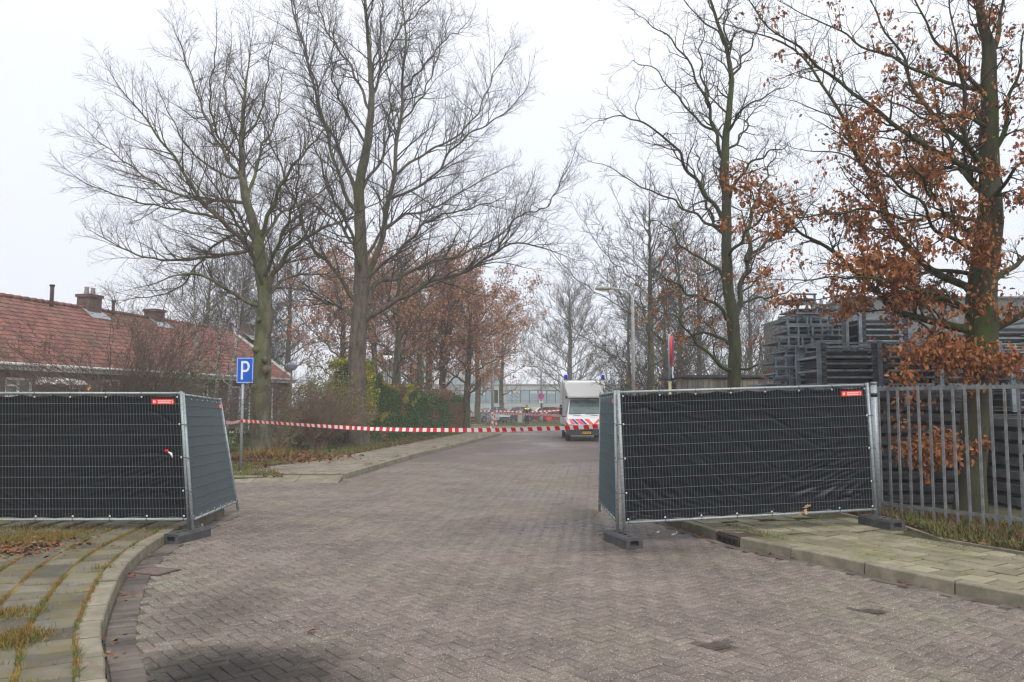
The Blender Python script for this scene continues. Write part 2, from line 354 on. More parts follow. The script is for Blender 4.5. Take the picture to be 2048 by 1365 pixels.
g_ = MB().slab([(-290, -40), (290, -40), (290, 330), (-290, 330)], -0.6, -0.06)
tag(g_.build('ground', M_LAWN), kind='structure')
road = MB().slab(pl(KL1, 0) + [(-30, 13.5), (-30, 18.9), (-6.5, 18.9)] + pl(KL2, 0, 80) + [(-30, 57), (-30, 66), (30, 66)] + [(30, 64), (8, 62)][:0] + list(reversed(pl(KR, 0, 90))) + [(9.5, -8), (-6, -8), (-2.0, 1)], -0.055, -0.0125)
o_road = tag(road.build('road', M_JOINT), kind='structure')
# far part of the road, where bricks are too small to tell apart
NEARY = 25.0
poly_near = [xy(KL1.at(KL1.L * i / 50, -0.24)) for i in range(51)] + [(-10.5, 13.2), (-10.5, 18.8)] + [(-4.3, 18.8)] + \
    [xy(KL2.at(d, -0.02)) for d in np.arange(0.1, 8.5, 0.5)]
yL = poly_near[-1][1]
rr = [KR.at(KR.L * i / 200, -0.14) for i in range(201)]; rr = [xy(q) for q in rr if q.y < NEARY + 0.5]
poly_near = poly_near + list(reversed(rr)) + [(5, 3.2), (-1.8, 3.2)]
fl = [xy(KL2.at(d, -0.01)) for d in np.arange(0.0, KL2.L, 0.6)]; fl = [q for q in fl if q[1] > NEARY - 0.4]
fr_ = [xy(KR.at(d, -0.01)) for d in np.arange(0.0, KR.L, 0.6)]; fr_ = [q for q in fr_ if q[1] > NEARY - 0.4]
far = MB().slab([(fl[0][0], NEARY - 0.4)] + fl + [(-30, 57), (-30, 66), (7.0, 66)] + list(reversed(fr_)) + [(fr_[0][0], NEARY - 0.4)], -0.012, -0.004)
far.build('far_road_surface', M_ROADFAR, o_road)

# herringbone bricks
def brick_mesh(L, Wd, jit, T=0.03, bev=0.005):
    mb = MB(); j = lambda: U(-jit, jit)
    x, y = L / 2 - 0.0035, Wd / 2 - 0.0035
    zt = [j() * 1.2 for _ in range(4)]
    lo = [(-x + j(), -y + j(), -T), (x + j(), -y + j(), -T), (x + j(), y + j(), -T), (-x + j(), y + j(), -T)]
    mid = [(a, b, -bev + zt[i]) for i, (a, b, c) in enumerate(lo)]
    top = [(a - math.copysign(bev, a), b - math.copysign(bev, b), zt[i]) for i, (a, b, c) in enumerate(lo)]
    mb.add(lo + mid + top, [(8, 9, 10, 11)] + [(k + i, k + (i + 1) % 4, k + 4 + (i + 1) % 4, k + 4 + i) for k in (0, 4) for i in range(4)])
    return mb
BW = 0.105; ANG = math.radians(39)
bricks = []
ca, sa = math.cos(ANG), math.sin(ANG)
for u in range(-120, 330):
    for v in range(-230, 260):
        k = (u - v) % 4
        if k == 0: cx, cy, rz = (u + 1) * BW, (v + 0.5) * BW, 0
        elif k == 2: cx, cy, rz = (u + 0.5) * BW, v * BW, math.pi / 2
        else: continue
        X = cx * ca - cy * sa; Y = cx * sa + cy * ca + 0.0
        if Y < 4.6 or Y > NEARY or abs(X) > 0.66 * Y + 0.4: continue
        if inpoly(X, Y, poly_near): bricks.append((X, Y, rz + ANG))
bricks.sort(key=lambda b: b[0] ** 2 * 0.2 + b[1] ** 2)
MISSING = {}
variants = []
for i in range(6):
    b = brick_mesh(BW * 2, BW, 0.0015); variants.append((np.array(b.v), np.array(b.f), b.mesh('brick')))
    variants[-1][2].materials.append(M_BRICK)
vv, ff = [], []; base = 0; nb = 0
holes = [G(1735, 1222), G(1425, 1292)]
for i, (X, Y, rz) in enumerate(bricks):
    if any(abs(X - h.x) < 0.12 and abs(Y - h.y) < 0.09 for h in holes): continue
    va, fa, me = variants[int(R() * 6)]; dz = random.gauss(0, 0.0012); a = rz + random.gauss(0, 0.008)
    if nb < 300:
        o = put('brick', me, None, o_road); o.location = (X, Y, dz); o.rotation_euler = (0, 0, a); nb += 1; continue
    c_, s_ = math.cos(a), math.sin(a)
    w = np.stack([va[:, 0] * c_ - va[:, 1] * s_ + X, va[:, 0] * s_ + va[:, 1] * c_ + Y, va[:, 2] + dz], 1)
    vv.append(w); ff.append(fa + base); base += len(w)
o = put('brick_paving', npmesh('brick_paving', np.concatenate(vv), np.concatenate(ff)), M_BRICK, o_road); tag(o, kind='stuff')

def strip(path, d0, d1, offs, ln, zt, T, m, name, parent, limit, gap=0.008, bond=True, jit=0.003, skip=0.0, near=True, bev=0.006):
    """pieces laid in rows along a curved path; the largest ones in view become parts, the rest one stuff part"""
    items = []
    for r, (o0, o1) in enumerate(offs):
        d = d0 + (ln * 0.5 if (bond and r % 2) else 0)
        while d < d1:
            e0, e1 = d + gap / 2, min(d + ln, d1) - gap / 2
            if e1 - e0 > 0.03 and R() >= skip: items.append((e0, e1, o0 + gap / 2, o1 - gap / 2))
            d += ln
    def size(it):
        q = path.at((it[0] + it[1]) / 2, (it[2] + it[3]) / 2)
        return 1e6 + q.y if (q.y < 4.7 or abs(q.x) > 0.66 * q.y + 0.5) else q.y
    items.sort(key=size); rest = MB()
    for i, (e0, e1, o0, o1) in enumerate(items):
        z = zt + random.gauss(0, jit); tilt = random.gauss(0, jit)
        b = bev
        c = [(e0, o0), (e1, o0), (e1, o1), (e0, o1)]; ci = [(e0 + b, o0 + b), (e1 - b, o0 + b), (e1 - b, o1 - b), (e0 + b, o1 - b)]
        if path.side < 0: c = c[::-1]; ci = ci[::-1]
        c = [(a + U(-.002, .002), w + U(-.002, .002)) for a, w in c]
        lo = [path.at(a, w, z - T) for a, w in c]; mid = [path.at(a, w, z - b * 0.8 + (tilt if j % 2 else -tilt)) for j, (a, w) in enumerate(c)]
        top = [path.at(a, w, z + (tilt if j % 2 else -tilt)) for j, (a, w) in enumerate(ci)]
        mb = MB() if i < limit else rest
        mb.add(lo + mid + top, [(8, 9, 10, 11)] + [(k + j, k + (j + 1) % 4, k + 4 + (j + 1) % 4, k + 4 + j) for k in (0, 4) for j in range(4)])
        if i < limit: mb.build(name, m, parent)
    if rest.v: tag(rest.build('distant_' + name + 's', m, parent), kind='stuff')
def kerb(path, d0, d1, ln, parent, h=0.12, w=0.13, skip=None):
    d = d0
    while d < d1 - 0.05:
        e1 = min(d + ln, d1); mb = MB(); n = 4; secs = []
        dz = U(-0.006, 0.006); do = U(-0.006, 0.006)
        if not (skip and skip[0] < (d + e1) / 2 < skip[1]):
            for i in range(n + 1):
                q = d + 0.008 + (e1 - d - 0.016) * i / n
                secs.append([path.at(q, o + do, z + (dz if z > 0 else 0)) for o, z in ((0.0, -0.05), (0.010, h - 0.016), (0.014, h - 0.008), (0.024, h), (w, h + 0.001), (w, -0.05))])
            k = 6; vs = [v for s_ in secs for v in s_]
            fs = [(i * k + j, i * k + (j + 1) % k, (i + 1) * k + (j + 1) % k, (i + 1) * k + j) for i in range(n) for j in range(k)]
            fs += [tuple(range(k)), tuple(n * k + j for j in reversed(range(k)))]
            if path.side > 0: fs = [tuple(reversed(f)) for f in fs]
            mb.add(vs, fs); mb.build('kerb_stone', M_KERB, parent)
        d = e1
# left pavement near
lt = MB().slab(pl(KL1, 0.15) + [(-30, 13.6), (-30, -8), (-4, -8)], -0.055, 0.108)
o_pl = tag(lt.build('left_pavement', M_MOSSJ), kind='structure')
kerb(KL1, 1.5, KL1.L, 0.5, o_pl, w=.175)
strip(KL1, 2.2, KL1.L - 0.1, [(0.19 + 0.335 * i, 0.19 + 0.335 * i + 0.31) for i in range(8)], 0.31, 0.116, 0.03, M_TILEL, 'paving_tile', o_pl, 290, gap=0.010, jit=0.0022)
# left pavement beyond the driveway
KL2c = [KL2.at(d, 0.1) for d in np.linspace(0, KL2.L, 70)]
vl = MB().slab([xy(q) for q in KL2c] + [(-60, 57.5), (-60, 18.7), (-6.6, 18.7), (-4.35, 19.1)], -0.055, 0.09)
o_vl = tag(vl.build('left_verge', M_SOIL), kind='structure')
fp = MB().slab([xy(KL2.at(d, 0.14)) for d in np.linspace(0, 33, 50)] + [xy(KL2.at(d, 2.0 + 0.9 * max(0, 1 - d / 8))) for d in np.linspace(33, 0, 50)], 0.06, 0.098)
o_fp = tag(fp.build('left_footpath', M_MOSSJ), kind='structure')
kerb(KL2, 0, 46, 1.0, o_fp)
strip(KL2, 0.0, 33, [(0.18 + 0.305 * i, 0.18 + 0.305 * (i + 1)) for i in range(6)], 0.3, 0.116, 0.03, M_TILEF, 'paving_tile', o_fp, 290, gap=0.012, jit=0.003)
strip(KL2, 0.0, 7, [(2.01 + 0.305 * i, 2.01 + 0.305 * (i + 1)) for i in range(3)], 0.3, 0.116, 0.03, M_TILEF, 'paving_tile', o_fp, 60, gap=0.012, jit=0.003)
for i in range(9):
    x1 = -3.98 - i * 1.0; x0 = x1 - .985; y0_ = 18.45 - .0 * i
    MB().hexa([(x0, y0_, -.05), (x1, y0_, -.05), (x1, 19.05, -.05), (x0, 19.05, -.05)], [(x0, y0_, .004), (x1, y0_, .004), (x1, 19.05, .121), (x0, 19.05, .121)]).build('ramp_stone', M_KERB, o_fp)
# right pavement
rt = MB().slab([xy(q) for q in [KR.at(d, 0.14) for d in np.linspace(0, KR.L, 90)]] + [(60, 66), (60, -8), (14, -8)], -0.055, 0.09)
o_pr = tag(rt.build('right_pavement', M_SOIL), kind='structure')
gl = min((abs((KR.at(d) - G(1455, 1088)).length), d) for d in np.arange(0, 20, 0.05))[1]
kerb(KR, 1.0, gl - 0.28, 1.0, o_pr); kerb(KR, gl + 0.28, 60, 1.0, o_pr)
rb = MB().slab([xy(KR.at(d, 0.14)) for d in np.linspace(2, 40, 80)] + [xy(KR.at(d, 2.02 + (.62 if 8 < d < 16 else 0))) for d in np.linspace(40, 2, 80)], 0.06, 0.094)
rb.build('moss_bedding', mat('dark_moss_joint', (0.045, 0.045, 0.018), 1.0, c2=(0.06, 0.065, 0.02), scale=6), o_pr)
strip(KR, 2.5, 13.0, [(0.145 + 0.305 * i, 0.145 + 0.305 * (i + 1)) for i in range(6)], 0.3, 0.118, 0.03, M_TILER, 'paving_tile', o_pr, 290, gap=0.028, jit=0.002, bev=0.010)
DW = min((abs(KR.at(d).y - 9.3), d) for d in np.arange(3, 16, .05))[1]
def WR(d): return 2.05 + .62 * min(1, max(0, (d - DW) / .3))
strip(KR, DW + .3, 13.0, [(0.145 + 0.305 * i, 0.145 + 0.305 * (i + 1)) for i in (6, 7)], 0.3, 0.118, 0.03, M_TILER, 'paving_tile', o_pr, 60, gap=0.028, jit=0.002, bev=0.010)
strip(KR, 13.0, 40.0, [(0.18 + 0.305 * i, 0.18 + 0.305 * (i + 1)) for i in range(6)], 0.3, 0.118, 0.03, M_TILER, 'far_paving_tile', o_pr, 0, gap=0.012, jit=0.004)
# edging between tiles and the planted strip
for d in np.arange(2.5, 16, 1.0):
    wa, wb_ = WR(d), WR(d + .99)
    MB().hexa([KR.at(d, wa, 0.05), KR.at(d + .99, wb_, 0.05), KR.at(d + .99, wb_ + .06, 0.05), KR.at(d, wa + .06, 0.05)][::-1],
              [KR.at(d, wa, 0.132), KR.at(d + .99, wb_, 0.132), KR.at(d + .99, wb_ + .06, 0.132), KR.at(d, wa + .06, 0.132)][::-1]).build('edging_stone', M_KERB, o_pr)
# gutter rows of bricks along the kerbs
strip(KL1, 2.2, KL1.L - 0.05, [(-0.235, -0.015)], 0.107, 0.004, 0.03, M_GUTTER, 'gutter_brick', o_road, 110, gap=0.007, jit=0.002)
strip(KR, 2.0, 17.0, [(-0.135, -0.015)], 0.212, 0.003, 0.03, M_GUTTER, 'gutter_brick', o_road, 90, gap=0.007, jit=0.002)
strip(KL2, 0.0, 30.0, [(-0.135, -0.012)], 0.212, 0.003, 0.03, M_GUTTER, 'gutter_brick', o_road, 60, gap=0.007, jit=0.002)

# ------------------------------------------------------------------ small ironwork in the road
M_IRON = mat('cast_iron', (0.06, 0.042, 0.036), 0.7, c2=(0.09, 0.062, 0.05), scale=14, bump=0.5, bscale=60)
for (px, py, rz, lab) in ((1735, 1222, 0.2, 'small dark iron valve cover in the road, the smaller one nearer the right kerb'), (1425, 1292, 0.45, 'dark mossy iron valve cover sunk in the bricks of the near road')):
    p = G(px, py); t = thing('valve_cover', lab, 'valve cover', p, 'valve covers in the brick road')
    MB().box((0, 0, -0.008), (0.22, 0.15, 0.012), rz).build('rim', M_IRON, t, True)
    MB().box((0, 0, -0.001), (0.16, 0.10, 0.008), rz, 0.002).build('lid', M_IRON, t, True)
p = G(308, 1144); t = thing('drain_cover', 'reddish brown drain cover set in the gutter by the left kerb', 'drain cover', p)
MB().box((0, 0, 0.0), (0.42, 0.34, 0.02), -0.35).build('rim', M_IRON, t, True)
mb = MB().box((0, 0, 0.006), (0.34, 0.27, 0.016), -0.35, 0.003); mb.build('lid', mat('drain_lid', (0.15, 0.11, 0.10), 0.8, c2=(0.11, 0.085, 0.075), scale=18), t, True)
p = KR.at(gl, 0.0); tg = (KR.at(gl + .2) - KR.at(gl - .2)).normalized(); rz = math.atan2(tg.y, tg.x)
t = thing('gully', 'brown iron kerb gully with flat lid under the right fence panel', 'drain', p)
nrm = KR.at(gl, 1.0) - KR.at(gl, 0.0)
MB().box(nrm * 0.16 + Vector((0, 0, 0.055)), (0.54, 0.32, 0.09), rz).build('housing', M_IRON, t, True)
MB().box(nrm * 0.20 + Vector((0, 0, 0.112)), (0.52, 0.36, 0.02), rz, 0.004).build('lid', M_IRON, t, True)
for i in range(4):
    q = KR.at(gl - 0.18 + 0.12 * i, -0.003, 0.05) - p
    MB().box(q, (0.07, 0.02, 0.05), rz).build('slot', M_DARK, t, True)

# ------------------------------------------------------------------ haze
hz = MB().slab([(-300, -45), (300, -45), (300, 340), (-300, 340)], -1.7, 27.0)
hm = bpy.data.materials.new('haze'); hm.use_nodes = True; hn = hm.node_tree; hn.nodes.clear()
pv = hn.nodes.new('ShaderNodeVolumePrincipled'); pv.inputs['Color'].default_value = (0.985, 0.99, 1.0, 1); pv.inputs['Density'].default_value = 0.0018
pv.inputs['Anisotropy'].default_value = 0.1
ho_ = hn.nodes.new('ShaderNodeOutputMaterial'); hn.links.new(pv.outputs[0], ho_.inputs['Volume'])
tag(hz.build('haze', hm), kind='stuff')

# ------------------------------------------------------------------ temporary fence panels
EYE = MB().lathe([(0.006, 0), (0.012, 0), (0.012, 0.004), (0.006, 0.004)], k=8)
eye_me = None
def fence_panel(label, bl, br, tl, tr, front, cloth_m, lab_u, wires=True, wr=0.06, seed=1, width_m=3.45, labw=0.30, sag=1.0, creases=()):
    """bl.. corners (posts' feet and tops) in world space; front = sign of the side the wires face"""
    bl, br, tl, tr = map(Vector, (bl, br, tl, tr))
    root = thing('mesh_fence', label, 'fence', (bl + br) / 2, 'temporary mesh fence panels')
    n = (br - bl).cross(tl - bl).normalized() * front
    def pt(u, v, o=0.0): return bl.lerp(br, u).lerp(tl.lerp(tr, u), v) + n * o
    for u in (0, 1): MB().tube([pt(u, 0), pt(u, 0.5), pt(u, 1.0)], 0.021, 10).build('post', M_GALV, root)
    v0, v1 = 0.075, 0.985
    for v in (v0, v1): MB().tube([pt(0, v), pt(0.5, v), pt(1, v)], 0.017, 8).build('rail', M_GALV, root)
    H = 2.0; mb = MB(); nu = int(width_m / 0.0405); nv = 12
    for i in range(1, nu): mb.tube([pt(i / nu, v0, 0.004), pt(i / nu, v1 + 0.008, 0.004)], 0.0016, 4, False)
    for j in range(1, nv): mb.tube([pt(0.0, v0 + (v1 - v0) * j / nv, 0.007), pt(1.0, v0 + (v1 - v0) * j / nv, 0.007)], 0.0023, 4, False)
    mb.build('wire_mesh', M_WIRE, root)
    # cloth, hung behind the wires from its eyelets, with pulled folds
    gx, gy = (230, 120) if creases else (110, 60); rs = random.Random(seed); vs = []; fs = []
    folds = [(rs.uniform(0, 1), rs.uniform(0, 1), rs.uniform(-2.4, 2.4), rs.uniform(0.012, 0.03), rs.uniform(14, 34)) for _ in range(7)]
    ne = 8
    for j in range(gy + 1):
        for i in range(gx + 1):
            u, v = i / gx, j / gy
            edge = min(u, 1 - u, 0.5 * v, 0.5 * (1 - v)) * 10; k = min(1, edge)
            d = 0.0
            d += wr * 0.25 * abs(math.sin(math.pi * ne * u)) ** 0.6 * math.exp(-(1 - v) * 9) * math.sin(60 * v + 9 * math.sin(7 * u + seed))
            for (fu, fv, sl_, am, fq) in folds:
                q = (v - fv) - sl_ * (u - fu) * 0.5
                d += am * wr * 6 * math.exp(-(q * 4.5) ** 2) * math.sin(q * fq * 2) * 0.55
            lowc = math.exp(-v * 3.2) * (0.35 + abs(2 * u - 1) ** 2)
            d += wr * 0.75 * lowc * math.sin((u * 1.3 + (1 if u < .5 else -1) * v * 0.9 + 0.1 * math.sin(9 * v)) * 46 * sag)
            d += wr * 0.10 * math.sin(31 * u + 17 * v) * math.sin(13 * u - 29 * v + seed)
            for (cu0, cv0, cu1, cv1, cw, ca2) in creases:
                ex, ey = (cu1 - cu0) * 3.5, (cv1 - cv0) * 1.85; px_, py_ = (u - cu0) * 3.5, (v - cv0) * 1.85; l2 = ex * ex + ey * ey; tt_ = (px_ * ex + py_ * ey) / l2
                if -.1 < tt_ < 1.1:
                    ds = (px_ * ey - py_ * ex) / math.sqrt(l2) + .03 * math.sin(tt_ * 5 + cw * 90)
                    if abs(ds) < cw * 4: d += ca2 * math.exp(-(ds / cw) ** 2) * max(0, min(1, (tt_ + .1) * 6, (1.1 - tt_) * 2.2))
            cut = 0.0
            if v > 0.97: cut = -0.012 * abs(math.sin(math.pi * ne * u))
            if v < 0.03: cut = 0.010 * abs(math.sin(math.pi * ne * u))
            vv_ = v0 + 0.008 + (v1 - v0 - 0.022) * v + cut
            uu = 0.008 + 0.984 * u
            vs.append(pt(uu, vv_, -0.014 - abs(k * d) * 0.8 - 0.010 * k))
    fs = [(j * (gx + 1) + i, j * (gx + 1) + i + 1, (j + 1) * (gx + 1) + i + 1, (j + 1) * (gx + 1) + i) for j in range(gy) for i in range(gx)]
    c = MB().add(vs, fs, True); c.build('cloth', cloth_m, root)
    # eyelets with cable ties
    spots = [(i / 7 * 0.97 + 0.015, v1 - 0.026, 1) for i in range(8)] + [(i / 7 * 0.97 + 0.015, v0 + 0.024, -1) for i in range(8)] + [(u, v, 0) for u in (0.012, 0.988) for v in (0.28, 0.52, 0.76)]
    ax = (br - bl).normalized(); up_ = (tl - bl).normalized()
    for (u, v, s_) in spots:
        q = pt(u, v, 0.010); e_ = MB()
        e_.add([q + (ax * math.cos(a) + up_ * math.sin(a)) * 0.013 + n * 0.002 for a in [k_ * math.pi / 4 for k_ in range(8)]] + [q + n * 0.008], [(k_, (k_ + 1) % 8, 8) for k_ in range(8)])
        e_.build('eyelet', M_SIGNW, root)
        tie = MB()
        if s_: tie.tube([q + n * 0.006, q + up_ * 0.03 * s_ + n * 0.016, q + up_ * 0.06 * s_ + n * 0.004, q + up_ * 0.062 * s_ - n * 0.03], 0.0035, 5)
        else:
            d_ = -1 if u < 0.5 else 1
            tie.tube([q + n * 0.004, q + ax * 0.05 * d_ + n * 0.016, q + ax * 0.09 * d_ + n * 0.002, q + ax * 0.10 * d_ - up_ * 0.02], 0.0035, 5)
        tie.build('cable_tie', M_BLACK, root)
    # maker's plate near a top corner
    if lab_u is not None:
        u0 = lab_u; du = labw / width_m; vb, vt = 0.905, 0.943
        pb = MB().hexa([pt(u0, vb, 0.010), pt(u0 + du, vb, 0.010), pt(u0 + du, vb, 0.014), pt(u0, vb, 0.014)], [pt(u0, vt, 0.010), pt(u0 + du, vt, 0.010), pt(u0 + du, vt, 0.014), pt(u0, vt, 0.014)])
        pb.build('name_plate', M_RED, root)
        lt_ = MB(); dv = vt - vb; rs2 = random.Random(3)
        for row in ((0.52, 0.80), (0.18, 0.44)):
            x = 0.27
            while x < 0.84:
                w_ = rs2.choice((0.018, 0.026, 0.03))
                a0, a1 = u0 + du * x, u0 + du * (x + w_); b0, b1 = vb + dv * row[0], vb + dv * row[1]
                lt_.add([pt(a0, b0, 0.0155), pt(a1, b0, 0.0155), pt(a1, b1, 0.0155), pt(a0, b1, 0.0155)], [(0, 1, 2, 3)]); x += w_ + 0.010
        for (x0, x1, y0, y1) in ((0.06, 0.10, .2, .75), (0.13, 0.17, .2, .75), (0.10, 0.13, .42, .55), (0.89, 0.93, .6, .85), (0.92, 0.96, .4, .6), (0.89, 0.93, .15, .4)):
            a0, a1 = u0 + du * x0, u0 + du * x1; b0, b1 = vb + dv * y0, vb + dv * y1
            lt_.add([pt(a0, b0, 0.0155), pt(a1, b0, 0.0155), pt(a1, b1, 0.0155), pt(a0, b1, 0.0155)], [(0, 1, 2, 3)])
        tag(lt_.build('lettering', mat('label_print', (0.85, 0.6, 0.55), 0.5), root), kind='stuff')
    return root, pt
M_CLOTHG = mat('grey_cloth', (0.055, 0.056, 0.063), 0.65, c2=(0.042, 0.044, 0.050), scale=5, bump=0.2, bscale=30, spec=0.4)  # grey cloth; on the edge-on panel this grey paints in grazing light
YA = 10.8
A_, ptA = fence_panel('long black cloth fence panel over the left pavement, its left end out of view', (-7.86, YA, 0.12), P(378, 1060, YA), (-7.92, YA, 1.97), P(362, 783, YA), 1, M_CLOTH, 0.886, wr=0.025, seed=4, creases=[(1, .74, .84, .9, .02, .018), (1, .5, .8, .52, .02, .014), (1, .02, .86, .3, .03, .015), (.2, .97, .3, .93, .02, .02), (.45, .97, .36, .93, .02, .02), (.7, .97, .62, .93, .02, .02), (.72, .95, .80, .92, .02, .02), (.02, .9, .1, .96, .02, .02)])
B_, ptB = fence_panel('narrow looking leaning grey cloth fence panel beside the parking sign', P(386, 1062, 10.74), P(476, 1021, 13.6), P(366, 786, 10.86), P(440, 797, 13.75), 1, M_CLOTHG, 0.895, wr=0.012, seed=9)
C_, ptC = fence_panel('wide creased black cloth fence panel right of the road', P(1249, 1068, 10.42), P(1753, 1040, 11.15), P(1237, 781, 10.42), P(1734, 766, 11.2), 1, M_CLOTH, 0.885, wr=0.05, seed=2, creases=[(1, .31, .66, .02, .018, .034), (1, .27, .60, .12, .022, .028), (1, .14, .78, .02, .016, .03), (1, .16, .85, .12, .014, .024), (.99, .34, .72, .33, .014, .022), (.97, .05, .86, .10, .014, .022), (0, .24, .16, .0, .018, .034), (0, .22, .09, .05, .02, .026), (0, .50, .14, .18, .018, .024), (0, .76, .16, .42, .014, .020), (.02, .97, .16, .84, .02, .03), (.01, .86, .14, .93, .018, .03), (.03, .9, .2, .98, .015, .025), (.14, .96, .3, .9, .015, .018), (.15, .02, .24, .11, .02, .028), (.30, .02, .24, .1, .02, .026), (.45, .02, .38, .12, .018, .02), (.3, .45, .5, .08, .02, .013), (.45, .6, .72, .2, .022, .012), (.6, .75, .95, .36, .022, .011), (.58, .02, .64, .1, .018, .02), (.5, .9, .8, .55, .025, .009), (.2, .7, .42, .35, .022, .01)])
D_, ptD = fence_panel('grey fence panel seen almost edge on in front of the white van', P(1199, 1024, 13.55), P(1235, 1064, 10.5), P(1201, 787, 13.6), P(1230, 781, 10.5), 1, M_CLOTHG, 0.885, wr=0.012, seed=7)
def block(label, c, rz, L=0.70):
    t = thing('fence_block', label, 'fence foot', c, 'concrete feet of the fence panels', rz)
    mb = MB(); w, h = 0.115, 0.13
    prof = [(-w, 0.0), (w, 0.0), (w, h - 0.03), (w - 0.02, h), (-w + 0.02, h), (-w, h - 0.03)]
    n = 6; vs = [(x, y, z) for y in (-L / 2 + 0.004, L / 2 - 0.004) for x, z in prof]
    mb.add(vs, [tuple(range(n, 2 * n))] + [(i, (i + 1) % n, n + (i + 1) % n, n + i) for i in range(n)])
    # near end with a recessed hand hole
    hole = [(-0.06, 0.035), (0.06, 0.035), (0.06, 0.095), (-0.06, 0.095)]
    a = [(x, -L / 2 + 0.004, z) for x, z in [(-w, 0), (w, 0), (w, h - 0.03), (w - 0.02, h), (-w + 0.02, h), (-w, h - 0.03)]]; b = [(x, -L / 2 + 0.004, z) for x, z in hole]; c2 = [(x, -L / 2 + 0.07, z) for x, z in hole]
    mb.add(a + b + c2, [(0, 1, 7, 6), (1, 2, 8, 7), (2, 3, 8), (3, 4, 9, 8), (4, 5, 9), (5, 0, 6, 9), (6, 7, 11, 10), (7, 8, 12, 11), (8, 9, 13, 12), (9, 6, 10, 13), (10, 11, 12, 13)])
    mb.build('block', M_RUBBER, t, True)
    for y in (-0.2, -0.07, 0.07, 0.2):
        MB().lathe([(0.026, h - 0.001), (0.032, h + 0.004), (0.022, h + 0.005), (0.021, h - 0.01)], (0, y, 0), 10).build('socket', M_BLACK, t, True)
    return t
pA = P(380, 1062, 10.78)
block('dark fence foot at the left kerb holding two posts', (pA.x - 0.03, 10.78, 0.0), math.radians(-14))
pC = P(1244, 1066, 10.44)
block('dark fence foot standing on the road under the right corner posts', (pC.x + 0.01, 10.46, 0.0), math.radians(17))
pD = P(1752, 1040, 11.15)
block('dark fence foot on the mossy pavement beside the spiked railing', (pD.x + 0.06, 11.13, 0.12), math.radians(14), 0.66)
# litter on and by the fences
t = thing('tape_scrap', 'scrap of red and white tape stuck on the left black fence panel', 'tape', ptA(0.93, 0.555, 0.02))
a = ptA(0.928, 0.565, 0.015); MB().tube([a, a + Vector((0.03, -0.01, 0.008)), a + Vector((0.045, -0.012, -0.015))], [0.018, 0.02, 0.01], 6).build('red_end', M_TAPER, t)
a = a + Vector((0.05, -0.01, -0.012)); MB().tube([a, a + Vector((0.04, -0.01, -0.02)), a + Vector((0.06, -0.012, -0.07))], [0.01, 0.016, 0.006], 6).build('white_end', M_TAPEW, t)
a = ptC(0.695, 0.10, 0.03)
v_, f_ = scatter(np.array([tuple(a)] * 3) + rng.normal(0, 0.02, (3, 3)), OAKT, OAKF, np.array([0.12, 0.1, 0.09]))
tag(put('dry_leaf', npmesh('dry_leaf', v_, f_), mat('tan_leaf', (0.42, 0.24, 0.13), 0.8)), 'pale brown dry leaf caught low on the right black fence panel', 'leaf')
tag(MB().bar(P(1640, 1035, 11.35), P(1654, 1012, 11.3), 0.03, 0.015).build('metal_brace', M_GALV), 'short pale metal brace sticking out under the right fence panel', 'brace')
v_, f_ = scatter(np.array([tuple(G(612, 1265, 0.012))]), LEAFT, LEAFF, np.array([0.10]), flat=True)
tag(put('red_scrap', npmesh('red_scrap', v_, f_), M_RED), 'tiny red plastic scrap lying alone on the brick road', 'litter')
for q, lab in ((G(402, 1052, 0.02), 'crumpled white paper beside the left fence foot'), (G(1352, 1068, 0.02), 'small white litter in the gutter left of the gully'), (G(1310, 1066, 0.02), 'tiny white paper bit under the right fence panel')):
    v_, f_ = scatter(np.array([tuple(q)] * 5) + rng.normal(0, 0.015, (5, 3)) * np.array([1, 1, .4]), LEAFT, LEAFF, rng.uniform(.04, .08, 5))
    tag(put('paper_scrap', npmesh('paper_scrap', v_, f_), M_WHITE), lab, 'litter', 'bits of white paper')
